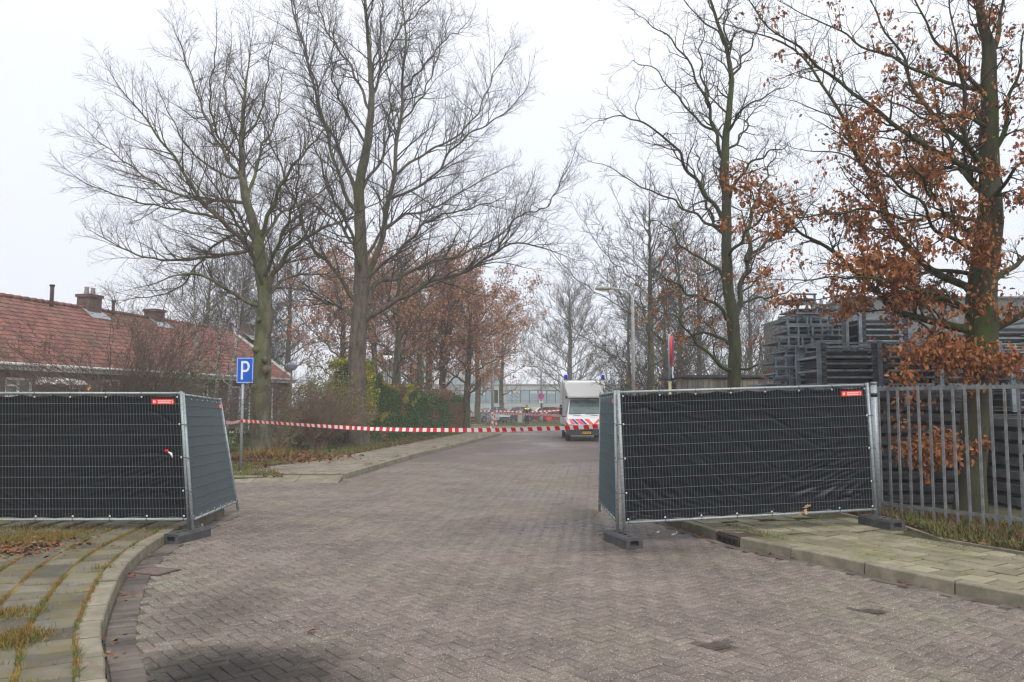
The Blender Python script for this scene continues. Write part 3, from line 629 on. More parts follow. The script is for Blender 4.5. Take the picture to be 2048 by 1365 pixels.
# ------------------------------------------------------------------ spiked railing on the right
def railing():
    d0 = None
    pts = [(7.9, 8.0), (6.62, 10.25), (5.66, 11.85), (5.05, 13.6), (5.0, 16), (5.3, 19.5), (6.0, 25)]
    path = Path(pts, -1)
    root = thing('spiked_railing', 'galvanised spiked steel railing of flat uprights right of the footpath', 'railing', (5.66, 11.85, 0.1))
    b = [path.at(path.L * i / 60, 0, 2.03) for i in range(61)]
    for z, hh in ((2.02, 0.05), (0.32, 0.05)):
        mb = MB()
        for a, c in zip(b, b[1:]): mb.bar((a.x, a.y, z), (c.x, c.y, z), 0.012, hh)
        mb.build('rail', M_GALVD, root)
    sp_ = MB(); d = 0
    while d < path.L:                       # scalloped spike strip on the top rail
        p = path.at(d, 0); q = path.at(d + 0.055, 0); c = (p + q) / 2
        sp_.hexa([(p.x, p.y - .004, 2.045), (q.x, q.y - .004, 2.045), (q.x, q.y + .004, 2.045), (p.x, p.y + .004, 2.045)],
                 [(c.x - .003, c.y - .004, 2.083), (c.x + .003, c.y - .004, 2.083), (c.x + .003, c.y + .004, 2.083), (c.x - .003, c.y + .004, 2.083)]); d += 0.078
    tag(sp_.build('spike_strip', M_GALVD, root), kind='stuff')
    bar = MB().add([(-.017, -.010, 0.13), (.017, -.010, 0.13), (.017, .010, 0.13), (-.017, .010, 0.13), (-.017, -.010, 2.06), (.017, -.010, 2.06), (.017, .010, 2.06), (-.017, .010, 2.06)],
             [(3, 2, 1, 0), (4, 5, 6, 7), (0, 1, 5, 4), (1, 2, 6, 5), (2, 3, 7, 6), (3, 0, 4, 7)]).mesh('upright'); bar.materials.append(M_GALVD)
    d = 0.05
    while d < path.L:
        p = path.at(d, 0); tg = path.at(d + .05) - path.at(d - .05)
        o = bpy.data.objects.new('upright', bar); COL.objects.link(o); o.parent = root
        o.location = Vector((p.x, p.y, 0)) - root.location + Vector((0, 0, U(-.005, .005))); o.rotation_euler = (U(-.006, .006), U(-.006, .006), math.atan2(tg.y, tg.x)); d += 0.168
    p = P(1752, 900, 11.75)
    MB().tube([(p.x, p.y, 0.08), (p.x, p.y, 2.08)], 0.045, 14).build('post', M_GALV, root)
    MB().tube([(p.x, p.y, 2.08), (p.x, p.y, 2.12)], 0.05, 14).build('post_cap', M_GALVD, root)
    MB().tube([(p.x, p.y, 1.9), (p.x, p.y, 1.955)], 0.047, 14).build('black_band', M_BLACK, root)
    return path
RPATH = railing()

# ------------------------------------------------------------------ yard stacks behind the railing
plank_me = []
def stack(label, x0, x1, y0, dep, layers, m, z0=0.1, th=0.13, gap=0.055, jit=0.03, cols=1, group='stacks of grey boards in the yard', rot=0.0):
    t = thing('board_stack', label, 'board stack', ((x0 + x1) / 2, y0 + dep / 2, z0), group)
    z = z0 + 0.03
    w = x1 - x0
    for l in range(layers):
        for c in range(cols):
            cw = w / cols
            xa = x0 + c * cw + U(-jit, jit); xb = x0 + (c + 1) * cw - 0.02 + U(-jit, jit)
            y = y0 + U(-jit, jit)
            MB().box(((xa + xb) / 2, y + dep / 2, z + th / 2), (xb - xa, dep, th), rot + U(-.012, .012), 0.008).build('board', m, t)
            for k in (0.12, 0.5, 0.88):
                if l: MB().box((xa + (xb - xa) * k, y + dep / 2 + .02, z - gap / 2), (0.09, dep - 0.06, gap)).build('spacer', M_PLANK, t)
        z += th + gap
    return z
stack('dark weathered board stack behind the oak trunk and the railing post', 4.9, 7.95, 13.7, 2.6, 10, M_PLANK, th=0.135, gap=0.06)
stack('paler slab stack at the right edge behind the railing', 8.25, 11.3, 13.0, 2.4, 7, M_PLANKL, th=0.14, gap=0.075, jit=0.07)
stack('dark board stack hidden mostly by the right black fence panel', 2.9 + 2.1, 7.6, 16.9, 2.2, 10, M_PLANK, th=0.135, gap=0.06)
stack('dark board stack deep in the yard behind the right edge slabs', 8.3, 12.6, 16.2, 3.0, 11, M_PLANK, th=0.13, gap=0.06)
M_INSHADE = mat('dark_board', (0.028, 0.029, 0.033), 0.9, c2=(0.05, 0.048, 0.048), scale=4, stretch=(.5, 3, 6))  # dark colour painted for the shade inside the stillages
# steel stillages: posts with horizontal rails
def stillage_mesh(wd, dp, ht, nr, timber=True):
    t = thing('steel_stillage', 'x', 'stillage', (0, 0, 0), 'grey steel stillages stacked in the yard')
    for x in (-wd / 2, wd / 2):
        for y in (-dp / 2, dp / 2):
            MB().box((x, y, ht / 2), (0.07, 0.06, ht)).build('post', M_STEEL, t, True)
            if timber and y < 0: MB().box((x + (0.085 if x < 0 else -0.085), y + 0.01, ht / 2 - 0.02), (0.085, 0.05, ht - 0.05)).build('timber_post', M_PLANK, t, True)
    for i in range(nr):
        z = 0.08 + (ht - 0.12) * i / (nr - 1)
        for y in (-dp / 2, dp / 2): MB().box((0, y, z), (wd - 0.07, 0.03, 0.032)).build('rail', M_STEEL, t, True)
        if i % 2 == 0:
            for x in (-wd / 2, wd / 2): MB().box((x, 0, z), (0.03, dp - 0.06, 0.04)).build('rail', M_STEEL, t, True)
    MB().box((0, 0, 0.05), (wd - 0.05, dp - 0.05, 0.03)).build('deck', M_PLANK, t, True)
    for z in (0.14, 0.30, 0.46, 0.62)[:max(0, nr - 3)]:
        MB().box((0.02, dp * 0.1, z), (wd * 0.86, dp * 0.6, 0.14)).build('stored_board', M_INSHADE, t, True)  # near-black slabs added to stand in for the shaded interior
    return t
s0 = stillage_mesh(1.08, 1.1, 0.86, 7)
used = set()
s1_ = None
def place(src, x, y, z, rz, label, first):
    o = src if first else copy_tree(src)
    o.location = (x, y, z); o.rotation_euler = (0, 0, rz); o['label'] = label; return o
row = [(6.06, 14.9), (7.16, 14.9), (8.26, 14.95), (9.15, 14.3), (10.3, 14.3)]
names = ['steel stillage with dark boards, leftmost of the lower row beneath russet oak leaves', 'steel stillage with open rails, second from the left of the lower row', 'steel stillage just left of the oak trunk, third of the lower row',
         'steel stillage right of the oak trunk above the pale slabs', 'steel stillage at the right edge above the pale slabs']
for i, (x, y) in enumerate(row): place(s0, x, y, 2.07 if i < 3 else 1.66, U(-.02, .02), names[i], i == 0)
row2 = [(6.6, 17.9, 2.1, 'lowest stillage of the back column left of the trunk'), (6.75, 17.9, 2.96, 'upper stillage of the back column, topped by upright posts'), (8.0, 18.0, 2.1, 'lower stillage behind the third of the front row'),
        (8.1, 17.9, 2.96, 'upper stillage behind the third of the front row'), (9.3, 17.7, 2.2, 'back row stillage seen left of the oak trunk'), (10.8, 17.6, 2.2, 'back row stillage seen right of the oak trunk'),
        (10.7, 17.6, 2.75, 'raised back row stillage right of the oak trunk'), (12.1, 17.5, 2.2, 'back row stillage at the right edge of the photo')]
for i, (x, y, z, lb) in enumerate(row2): place(s0, x, y, z, U(-.03, .03), lb, False)
# stepped pile of small flat frames on the left of the stack
fr0 = thing('steel_trestle', 'x', 'trestle', (0, 0, 0), 'stepped pile of small grey steel frames')
for x in (-0.2, 0.0, 0.2): MB().box((x, 0, 0.10), (0.035, 0.04, 0.20)).build('stud', M_STEEL, fr0, True)
for z in (0.018, 0.20): MB().box((0, -0.003, z), (0.47, 0.05, 0.032)).build('rail', M_STEEL, fr0, True)
MB().box((0.0, 0.55, 0.11), (0.42, 1.0, 0.028)).build('panel', M_STEEL, fr0, True)
nf = 0; z = 0.35; base_x = 5.05
LEV = []
for lev in range(17):
    zz = 0.30 + 0.222 * lev
    xl = 5.02 + max(0, zz - 1.9) * 0.42
    xr = 5.55 if zz < 2.95 else 6.3 + 0.1 * (lev % 2)
    x = xl + (0.11 if lev % 2 else 0)
    c = 0
    while x < xr:
        o = fr0 if nf == 0 else copy_tree(fr0)
        yy = 16.0 + 0.8 * (x - 5) * 0.0 + (0.35 if zz > 2.9 else 0) + U(-.05, .05)
        o.location = (x + 0.2, yy, zz); o.rotation_euler = (0, U(-.01, .01), U(-.04, .04))
        o['label'] = 'small grey steel frame in the stepped pile left of the stillages'; nf += 1; x += 0.485; c += 1
for i, (px, Y_, top) in enumerate(((1672, 17.9, 592), (1655, 17.7, 604), (1846, 15.2, 650), (1642, 17.6, 600), (1912, 17.2, 636), (1625, 17.5, 610))):
    a = P(px, 720, Y_); b = P(px, top, Y_)
    tag(MB().tube([(a.x, a.y, 2.9 if Y_ > 16 else 2.1), (b.x, b.y, b.z)], 0.035 if i else 0.055, 8).build('steel_post', M_STEEL), 
        ['thick grey post rising highest from the stack', 'thin post just left of the thickest stack post', 'post rising above the front stillages left of the oak trunk', 'thin stack post third from the left above the frames',
         'post rising between the stack and the oak trunk', 'leftmost thin post above the stepped frames'][i], 'post', 'posts rising from the yard stacks')
# wooden shed wall behind the young tree
t = thing('plank_shed', 'weathered grey plank shed behind the fence, left of the stepped frames', 'shed', (6.2, 24.0, 0.1))
for i in range(22):
    x = 5.0 + i * 0.165
    MB().box((x, 24.0, 1.3 + U(-.02, .02)), (0.15, 0.025, 2.5), 0, 0.003).build('plank', mat('shed_plank', (0.24, 0.21, 0.17), 0.9, c2=(0.15, 0.135, 0.115), scale=4, rnd=(0.65, 1.25), stretch=(4, 4, 0.4)), t)
MB().box((6.75, 25.2, 2.62), (3.8, 2.6, 0.08)).build('roof', M_PLANK, t)
MB().box((6.75, 25.3, 1.3), (3.4, 2.3, 2.3)).build('inner_wall', M_PLANK, t)

# ------------------------------------------------------------------ trees
class Tree:
    def __init__(s, sp): s.b = {}; s.s = sp; s.tips = []
    def add(s, pts, rad, k, grp):
        s.b.setdefault((len(pts), k, grp), []).append((pts, rad))
    def path(s, p, d, L, n, wander, up, r0, r1):
        st = L / (n - 1); pts = [p]; rad = [r0]; x, y, z = p; dx, dy, dz = d
        for i in range(1, n):
            dx += random.gauss(0, wander); dy += random.gauss(0, wander); dz += random.gauss(0, wander) + up
            l = math.sqrt(dx * dx + dy * dy + dz * dz); dx /= l; dy /= l; dz /= l
            x += dx * st; y += dy * st; z += dz * st; pts.append((x, y, z)); rad.append(r0 + (r1 - r0) * (i / (n - 1)) ** 0.8)
        return pts, rad
    def kids(s, pts, rad, L, lvl, t0=0.15):
        sp = s.s; n = len(pts); gap = sp['gap'][lvl]; cnt = int(L * (1 - t0) / gap + R())
        for c in range(cnt):
            t = t0 + (1 - t0) * (c + R()) / max(cnt, 1); f = t * (n - 1); i = min(int(f), n - 2); f -= i
            a, b = pts[i], pts[i + 1]
            p = (a[0] + (b[0] - a[0]) * f, a[1] + (b[1] - a[1]) * f, a[2] + (b[2] - a[2]) * f)
            r = rad[i] + (rad[i + 1] - rad[i]) * f
            d = (b[0] - a[0], b[1] - a[1], b[2] - a[2]); l = math.sqrt(d[0] ** 2 + d[1] ** 2 + d[2] ** 2) + 1e-9; d = (d[0] / l, d[1] / l, d[2] / l)
            q = (random.gauss(0, 1), random.gauss(0, 1), random.gauss(0, 1) + sp.get('side', 0.2))
            dt = q[0] * d[0] + q[1] * d[1] + q[2] * d[2]; q = (q[0] - dt * d[0], q[1] - dt * d[1], q[2] - dt * d[2])
            l = math.sqrt(q[0] ** 2 + q[1] ** 2 + q[2] ** 2) + 1e-9
            an = math.radians(random.gauss(sp['ang'], 9)); ca_, sa_ = math.cos(an), math.sin(an) / l
            d2 = (d[0] * ca_ + q[0] * sa_, d[1] * ca_ + q[1] * sa_, d[2] * ca_ + q[2] * sa_)
            Lc = sp['len'][lvl] * (1 - 0.55 * t) * U(0.6, 1.25)
            if lvl == 0: Lc *= min(1.5, max(0.4, L / 5))
            s.grow(p, d2, Lc, min(r * 0.62, sp['rmax'][lvl]), lvl + 1)
    def grow(s, p, d, L, r, lvl):
        sp = s.s; n = (0, 7, 5, 4)[lvl] if lvl < 4 else 3
        r = max(r, sp['rmin']); k = (0, 5, 4, 3, 3)[lvl]
        pts, rad = s.path(p, d, L, n, sp['wander'], sp['up'][min(lvl, 3)], r, sp['rmin'] * 0.7)
        s.add(pts, rad, k, 'crown')
        if lvl <= sp['depth'] - 1: s.kids(pts, rad, L, lvl)
        else: s.tips.append((pts[-1], pts[1]))
        if lvl >= 2: s.tips.append((pts[1], pts[0])) if R() < 0.4 else None
    def limb(s, pts, r0, r1, k=8, kids=True, t0=0.12, jit=0.03):
        r0 *= 0.78
        c = catmull(pts, max(0.12, (Vector(pts[0]) - Vector(pts[-1])).length / 40)); n = len(c); L = sum((b - a).length for a, b in zip(c, c[1:]))
        ph = [U(0, 6) for _ in range(3)]
        q = [(v.x + jit * math.sin(i * .9 + ph[0]), v.y + jit * math.sin(i * .7 + ph[1]), v.z + jit * .6 * math.sin(i * 1.1 + ph[2])) for i, v in enumerate(c)]
        rad = [max(r0 + (r1 - r0) * (i / (n - 1)) ** 0.75, 0.006) for i in range(n)]
        s.add(q, rad, k, 'trunk')
        if kids:
            s.kids(q, rad, L, 0, t0)
            s.grow(q[-1], tuple((c[-1] - c[-2]).normalized()), s.s['len'][0] * 0.6, r1, 1)
        return q, rad
    def mesh(s, grp, name):
        V, Fq = [], []; base = 0
        for (n, k, g), L in s.b.items():
            if g != grp: continue
            Pn = np.array([x[0] for x in L]); Rn = np.array([x[1] for x in L]); B = len(L)
            T = np.empty_like(Pn); T[:, 1:-1] = Pn[:, 2:] - Pn[:, :-2]; T[:, 0] = Pn[:, 1] - Pn[:, 0]; T[:, -1] = Pn[:, -1] - Pn[:, -2]
            T /= np.linalg.norm(T, axis=-1, keepdims=True) + 1e-9
            ref = np.where(np.abs(T[:, :1, 2:3]) > 0.85, np.array([[[1., 0, 0]]]), np.array([[[0., 0, 1]]]))
            ref = np.broadcast_to(ref, T.shape)
            Nn = np.cross(T, ref); Nn /= np.linalg.norm(Nn, axis=-1, keepdims=True) + 1e-9; Q = np.cross(T, Nn)
            a = np.arange(k) * 2 * np.pi / k
            ring = Nn[:, :, None] * np.cos(a)[None, None, :, None] + Q[:, :, None] * np.sin(a)[None, None, :, None]
            v = Pn[:, :, None] + ring * Rn[:, :, None, None]
            V.append(v.reshape(-1, 3))
            i = np.arange(n - 1)[:, None] * k; j = np.arange(k)[None]
            f = np.stack([i + j, i + (j + 1) % k, i + k + (j + 1) % k, i + k + j], -1).reshape(-1, 4)
            Fq.append((f[None] + (np.arange(B) * n * k)[:, None, None] + base).reshape(-1, 4)); base += B * n * k
        return npmesh(name, np.concatenate(V), np.concatenate(Fq), True)
    def finish(s, label, loc, bark, twig, cat='tree', group=None, name='bare_tree'):
        t = thing(name, label, cat, loc, group)
        put('trunk', s.mesh('trunk', 'trunk'), bark, t); put('crown', s.mesh('crown', 'crown'), twig, t)
        return t
def trunk(T, pts, rads, k=14, flare=1.22, kids=True, lo=0.55):
    c = catmull(pts, 0.25); n = len(c); m = len(rads) - 1
    q = [tuple(v + Vector((0.012 * math.sin(i * 1.7), 0.012 * math.cos(i * 1.3), 0))) for i, v in enumerate(c)]
    rad = []
    for i in range(n):
        f = i / (n - 1) * m; j = min(int(f), m - 1); f -= j; r = rads[j] * (1 - f) + rads[j + 1] * f
        h = c[i].z - c[0].z
        rad.append(max(0.006, r * (1 + (flare - 1) * math.exp(-h * 3.5)) * (1 + 0.03 * math.sin(i * 1.3))))
    T.add(q, rad, k, 'trunk')
    if kids:
        L = sum((b - a).length for a, b in zip(c, c[1:])); T.kids(q, rad, L, 0, lo); T.grow(q[-1], tuple((c[-1] - c[-2]).normalized()), T.s['len'][0] * .6, rads[-1], 1)
def pxl(Y, spec):         # limb: [(px, py, depth offset) ...]
    return [P(a[0], a[1], Y + (a[2] if len(a) > 2 else 0)) for a in spec]
def spread(spec, end):    # bends a limb towards or away from the viewer: depth grows along it
    n = len(spec) - 1; return [(a[0], a[1], end * (i / n) ** 1.2) for i, a in enumerate(spec)]

# tree 1: the bare street tree by the parking sign
sp1 = dict(gap=[0.22, 0.14, 0.12], len=[2.0, 0.85, 0.36], rmax=[0.028, 0.010, 0.006], rmin=0.0032, ang=40, wander=0.085, up=[0, 0.02, 0.03, 0.03], depth=3, side=0.35)
T = Tree(sp1); Y1 = 25.0
trunk(T, pxl(Y1, [(521, 922), (522, 860), (523, 760), (525, 690), (530, 610), (524, 550), (517, 490), (507, 448), (490, 392), (484, 330), (484, 280), (487, 213), (497, 130), (503, 80)]),
      [.30, .28, .285, .27, .25, .225, .19, .15, .125, .10, .08, .045, .025, .012], lo=0.62)
L1 = [([(512, 500), (454, 452), (396, 394), (367, 341), (335, 299), (285, 230), (236, 172)], .12, -2.0), ([(486, 362), (450, 310), (412, 236), (392, 180), (355, 74)], .08, 1.5),
      ([(497, 406), (412, 398), (347, 386), (273, 341), (183, 271)], .08, 2.5), ([(437, 436), (347, 418), (269, 402), (172, 368)], .06, -2.5), ([(505, 500), (445, 511), (347, 521), (273, 509), (191, 468)], .09, 1.5),
      ([(484, 350), (454, 353), (380, 300), (330, 210)], .06, -1), ([(518, 480), (544, 414), (572, 353), (618, 295), (668, 240)], .11, -2), ([(495, 396), (511, 345), (523, 295), (552, 242), (566, 150)], .08, 2),
      ([(530, 600), (545, 556), (581, 500), (642, 459), (702, 435), (770, 395)], .13, -1.5), ([(533, 610), (548, 575), (588, 552), (640, 550), (712, 562)], .09, 2.0), ([(520, 615), (470, 590), (420, 558), (370, 548), (300, 570)], .10, -2),
      ([(510, 470), (470, 470), (420, 500), (350, 580), (250, 600)], .07, 3), ([(488, 330), (440, 280), (420, 200), (430, 110)], .06, -2.5), ([(515, 500), (560, 430), (620, 400), (690, 340)], .08, 3.5), ([(528, 580), (500, 500), (460, 420), (400, 330)], .09, -4.0),
      ([(526, 560), (560, 480), (590, 400), (600, 300)], .09, -4.2), ([(524, 540), (500, 470), (450, 380), (430, 290)], .08, 4.2), ([(484, 280), (520, 230), (535, 160), (540, 100)], .05, -1), ([(484, 300), (455, 230), (450, 150), (462, 95)], .05, 1)]
for sp, r, dY in L1: T.limb(pxl(Y1, spread(sp, dY)), r, 0.014)
t1 = T.finish('large bare tree with mossy green trunk right beside the blue parking sign', P(521, 922, Y1), M_BARKG, M_TWIGR)
# burrs on its trunk
for (px, py, r) in ((512, 700, .13), (533, 740, .16), (508, 775, .12), (530, 720, .12), (518, 640, .10)):
    c = P(px, py, Y1 - 0.24); MB().lathe([(0.01, -r), (r * .7, -r * .6), (r, 0), (r * .75, r * .6), (0.01, r)], c, 8).build('burr', M_BARKG, t1)

# tree 2: the big bare tree in the hedge
sp2 = dict(gap=[0.30, 0.18, 0.14], len=[2.5, 1.05, 0.42], rmax=[0.036, 0.012, 0.007], rmin=0.0038, ang=40, wander=0.14, up=[0, 0.03, 0.05, 0.04], depth=3, side=0.3)
T = Tree(sp2); Y2 = 33.0
trunk(T, pxl(Y2, [(712, 900), (713, 800), (714, 720), (718, 650), (722, 590), (722, 500), (720, 440), (719, 370), (735, 287), (743, 205), (741, 143), (735, 61), (730, 0), (728, -90)]),
      [.40, .36, .35, .34, .31, .26, .23, .20, .17, .13, .10, .07, .05, .03], lo=0.6)
L2 = [([(728, 600), (748, 520), (764, 472), (780, 392), (789, 336), (799, 246), (806, 172), (809, 123), (808, 20), (800, -90)], .19, -1.5), ([(781, 400), (830, 377), (871, 349), (904, 300), (949, 262), (994, 238), (1051, 185)], .09, -2.5),
      ([(786, 352), (854, 304), (904, 279), (953, 230), (990, 143), (1014, 107)], .08, 2), ([(728, 645), (776, 610), (819, 590), (869, 560), (928, 546), (965, 523), (1000, 497), (1051, 488), (1113, 505)], .17, -3.5),
      ([(998, 497), (1035, 435), (1092, 414), (1129, 349)], .05, -4.4), ([(733, 610), (756, 566), (799, 556), (849, 530), (932, 507), (957, 492), (994, 476), (1022, 447), (1035, 402)], .15, 2.5), ([(709, 600), (679, 556), (653, 520), (626, 500), (600, 430), (575, 370), (540, 280), (505, 200)], .13, -3),
      ([(719, 410), (698, 350), (674, 287), (641, 230), (616, 123), (590, 30), (578, -60)], .13, 2), ([(722, 440), (690, 385), (653, 267), (633, 176), (600, 70), (575, -30)], .12, -3), ([(739, 220), (702, 135), (661, 74), (641, 25), (625, -60)], .08, 1.5),
      ([(743, 200), (770, 120), (800, 60), (850, 10), (880, -40)], .08, 3), ([(806, 180), (850, 130), (890, 80), (925, 60)], .06, -3), ([(716, 660), (690, 620), (640, 600), (600, 560), (560, 540)], .10, 3.5), ([(722, 520), (680, 450), (620, 400), (590, 330)], .11, 5),
      ([(724, 560), (700, 460), (660, 380), (620, 260)], .12, -5), ([(724, 520), (790, 440), (860, 420), (930, 380), (1000, 340)], .10, 4.5), ([(735, 290), (690, 220), (665, 150), (670, 40)], .08, -3.5), ([(728, 560), (800, 500), (860, 440), (930, 420), (1000, 400)], .10, -5),
      ([(741, 150), (760, 80), (765, 0), (770, -80)], .06, 0), ([(799, 246), (840, 200), (870, 130), (900, 30)], .06, 2.5), ([(722, 380), (770, 300), (780, 200), (770, 100)], .1, 4.5)]
for sp, r, dY in L2: T.limb(pxl(Y2, spread(sp, dY)), r, 0.016, jit=0.05)
T.finish('tallest bare tree rising from the hedge, its low limb reaching right over the road', P(712, 900, Y2), M_BARKB, M_TWIGG)

# tree 3: the oak with russet leaves behind the railing
sp3 = dict(gap=[0.17, 0.12, 0.10], len=[1.15, 0.46, 0.2], rmax=[0.022, 0.009, 0.005], rmin=0.0026, ang=46, wander=0.17, up=[0, 0.02, 0.03, 0.02], depth=3, side=0.2)
T = Tree(sp3); Y3 = 12.9
trunk(T, pxl(Y3, [(1938, 1050), (1943, 950), (1950, 850), (1955, 780), (1962, 700), (1964, 650), (1960, 600), (1973, 513), (1981, 410), (1978, 318), (1978, 215), (1978, 113), (1963, 26), (1955, -70)]),
      [.23, .215, .21, .21, .25, .225, .20, .175, .15, .14, .12, .095, .06, .04], k=18, lo=0.7, flare=1.25)
L3 = [([(1950, 655), (1926, 656), (1870, 645), (1834, 633), (1800, 627), (1772, 607), (1758, 588), (1731, 560), (1676, 513), (1599, 461), (1532, 410), (1491, 390)], .10, -0.6), ([(1945, 700), (1909, 688), (1870, 676), (1848, 655), (1826, 628)], .09, -0.4),
      ([(1955, 600), (1932, 574), (1876, 548), (1809, 492), (1773, 420), (1737, 354), (1706, 287), (1681, 231), (1645, 169), (1604, 113), (1542, 77), (1440, 46)], .09, 1.0), ([(1970, 510), (1932, 492), (1876, 461), (1835, 400), (1788, 364), (1727, 302)], .06, -1.5),
      ([(1978, 350), (1901, 318), (1840, 287), (1773, 236), (1696, 179), (1645, 138), (1609, 108), (1527, 41), (1486, -10)], .075, -0.6), ([(1976, 330), (1945, 305), (1901, 261), (1850, 215), (1824, 164), (1799, 103), (1758, 41), (1730, -20)], .07, .9),
      ([(1978, 215), (1953, 174), (1901, 108), (1860, 67), (1815, -50)], .06, -.8), ([(1975, 330), (1955, 318), (1932, 287), (1927, 179), (1909, 77), (1900, -30)], .06, -1.2), ([(1978, 190), (1876, 159), (1809, 128), (1727, 92), (1666, 56), (1568, 10)], .05, 1.4),
      ([(1968, 660), (1998, 650), (2037, 635), (2110, 600), (2200, 590)], .10, -.3), ([(1975, 570), (2014, 543), (2050, 515), (2130, 470)], .09, .5), ([(1980, 320), (1999, 287), (2019, 205), (2035, 143), (2055, 40)], .07, -.5), ([(1978, 120), (1999, 51), (2012, -60)], .08, 0),
      ([(1960, 640), (1900, 600), (1830, 580), (1760, 560), (1690, 555), (1600, 560)], .06, -1.8), ([(1968, 560), (1900, 540), (1800, 560), (1700, 590), (1620, 600)], .055, 1.6), ([(1972, 450), (1900, 430), (1820, 440), (1740, 420), (1650, 430), (1540, 440)], .055, -1.2),
      ([(1975, 400), (1920, 340), (1850, 340), (1760, 350), (1690, 310), (1600, 300)], .055, 1.8), ([(1970, 480), (1900, 440), (1850, 370), (1800, 290)], .06, -2.4), ([(1975, 420), (2020, 350), (2080, 300)], .06, -1.6), ([(1978, 260), (1930, 230), (1860, 240), (1780, 200)], .05, -2.2), ([(1975, 380), (1920, 330), (1880, 230), (1860, 130)], .06, 2.4),
      ([(1955, 740), (1915, 735), (1880, 720), (1840, 735)], .03, -.5), ([(1960, 745), (1990, 735), (2040, 730), (2090, 700)], .03, -.5), ([(1945, 880), (1910, 870), (1870, 890), (1850, 900)], .018, -.25)]
for sp, r, dY in L3: T.limb(pxl(Y3, spread(sp, dY)), r, 0.008 if r > .04 else .004, jit=0.025, t0=0.06)
t3 = T.finish('oak with russet leaves and green trunk standing behind the spiked railing', P(1938, 1050, Y3), M_BARKO, M_TWIGD, name='oak_tree')
tips = np.array([a for a, b in T.tips]); 
zt = tips[:, 2]; pxx = 1024 + tips[:, 0] / tips[:, 1] * F
# leaves cling to the lower crown and near the trunk
cx3 = (1965 - 1024) / F * Y3; rad = np.abs(tips[:, 0] - cx3)
pr = np.clip(1.7 - (zt - 2.0) / 3.0, 0.06, 1.1) + 0.25 * np.exp(-rad / 0.7)
pr *= np.clip(1.5 - rad / 5.5, 0.15, 1)
from mathutils import noise as mn
cl = np.array([mn.noise(Vector(p) * 1.3) for p in tips]); pr = pr * np.clip(0.6 + cl * 3.2, 0.01, 1.7)
keep = tips[rng.random(len(tips)) < pr * 0.72]
def bunch(c, n, s_): return np.repeat(c, n, 0) + rng.normal(0, s_, (len(c) * n, 3)) * np.array([1, 1, .8])
lp = bunch(keep, 9, 0.06)
def blob(px, py, Y_, n, sx, sz): 
    n = int(n * 2.2)
    c = P(px, py, Y_); return np.array(tuple(c)) + rng.normal(0, 1, (n, 3)) * np.array([sx, sx, sz])
lp = np.concatenate([lp, blob(1880, 705, 12.4, 330, .33, .13), blob(1960, 720, 12.4, 260, .33, .13), blob(1865, 895, 12.6, 420, .22, .13), blob(1870, 690, 12.3, 80, .4, .1), blob(2010, 720, 12.5, 120, .3, .1), blob(1960, 600, 12.5, 60, .2, .15), blob(1820, 840, 12.7, 25, .15, .2), blob(1840, 800, 12.7, 20, .2, .1), blob(1965, 430, 12.6, 60, .22, .5)])
print('oak leaves', len(lp), 'tips', len(tips))
order = np.argsort(lp[:, 1]); vis = (np.abs(1024 + lp[:, 0] / lp[:, 1] * F - 1024) < 1040) & (lp[:, 2] < 8.2)
idx = [i for i in order if vis[i]][:300]; rest_ = np.setdiff1d(np.arange(len(lp)), idx)
lvs = []
for i in range(4):
    t_ = OAKT * np.array([1, 1, U(-2, 3.2)]); me = bpy.data.meshes.new('leaf'); me.from_pydata([tuple(x) for x in t_], [], [tuple(f) for f in OAKF]); me.materials.append(M_LEAFO); lvs.append(me)
for i in idx:
    o = bpy.data.objects.new('leaf', lvs[int(R() * 4)]); COL.objects.link(o); o.parent = t3; o.location = Vector(lp[i]) - t3.location
    o.rotation_euler = (U(-2.4, .3), U(-1, 1), U(0, 6.3)); k = U(.055, .09); o.scale = (k, k, k)
v_, f_ = scatter(lp[rest_], OAKT, OAKF, rng.uniform(.055, .10, len(rest_)), droop=0.9)
tag(put('foliage', npmesh('foliage', v_, f_), M_LEAFO, t3), kind='stuff')

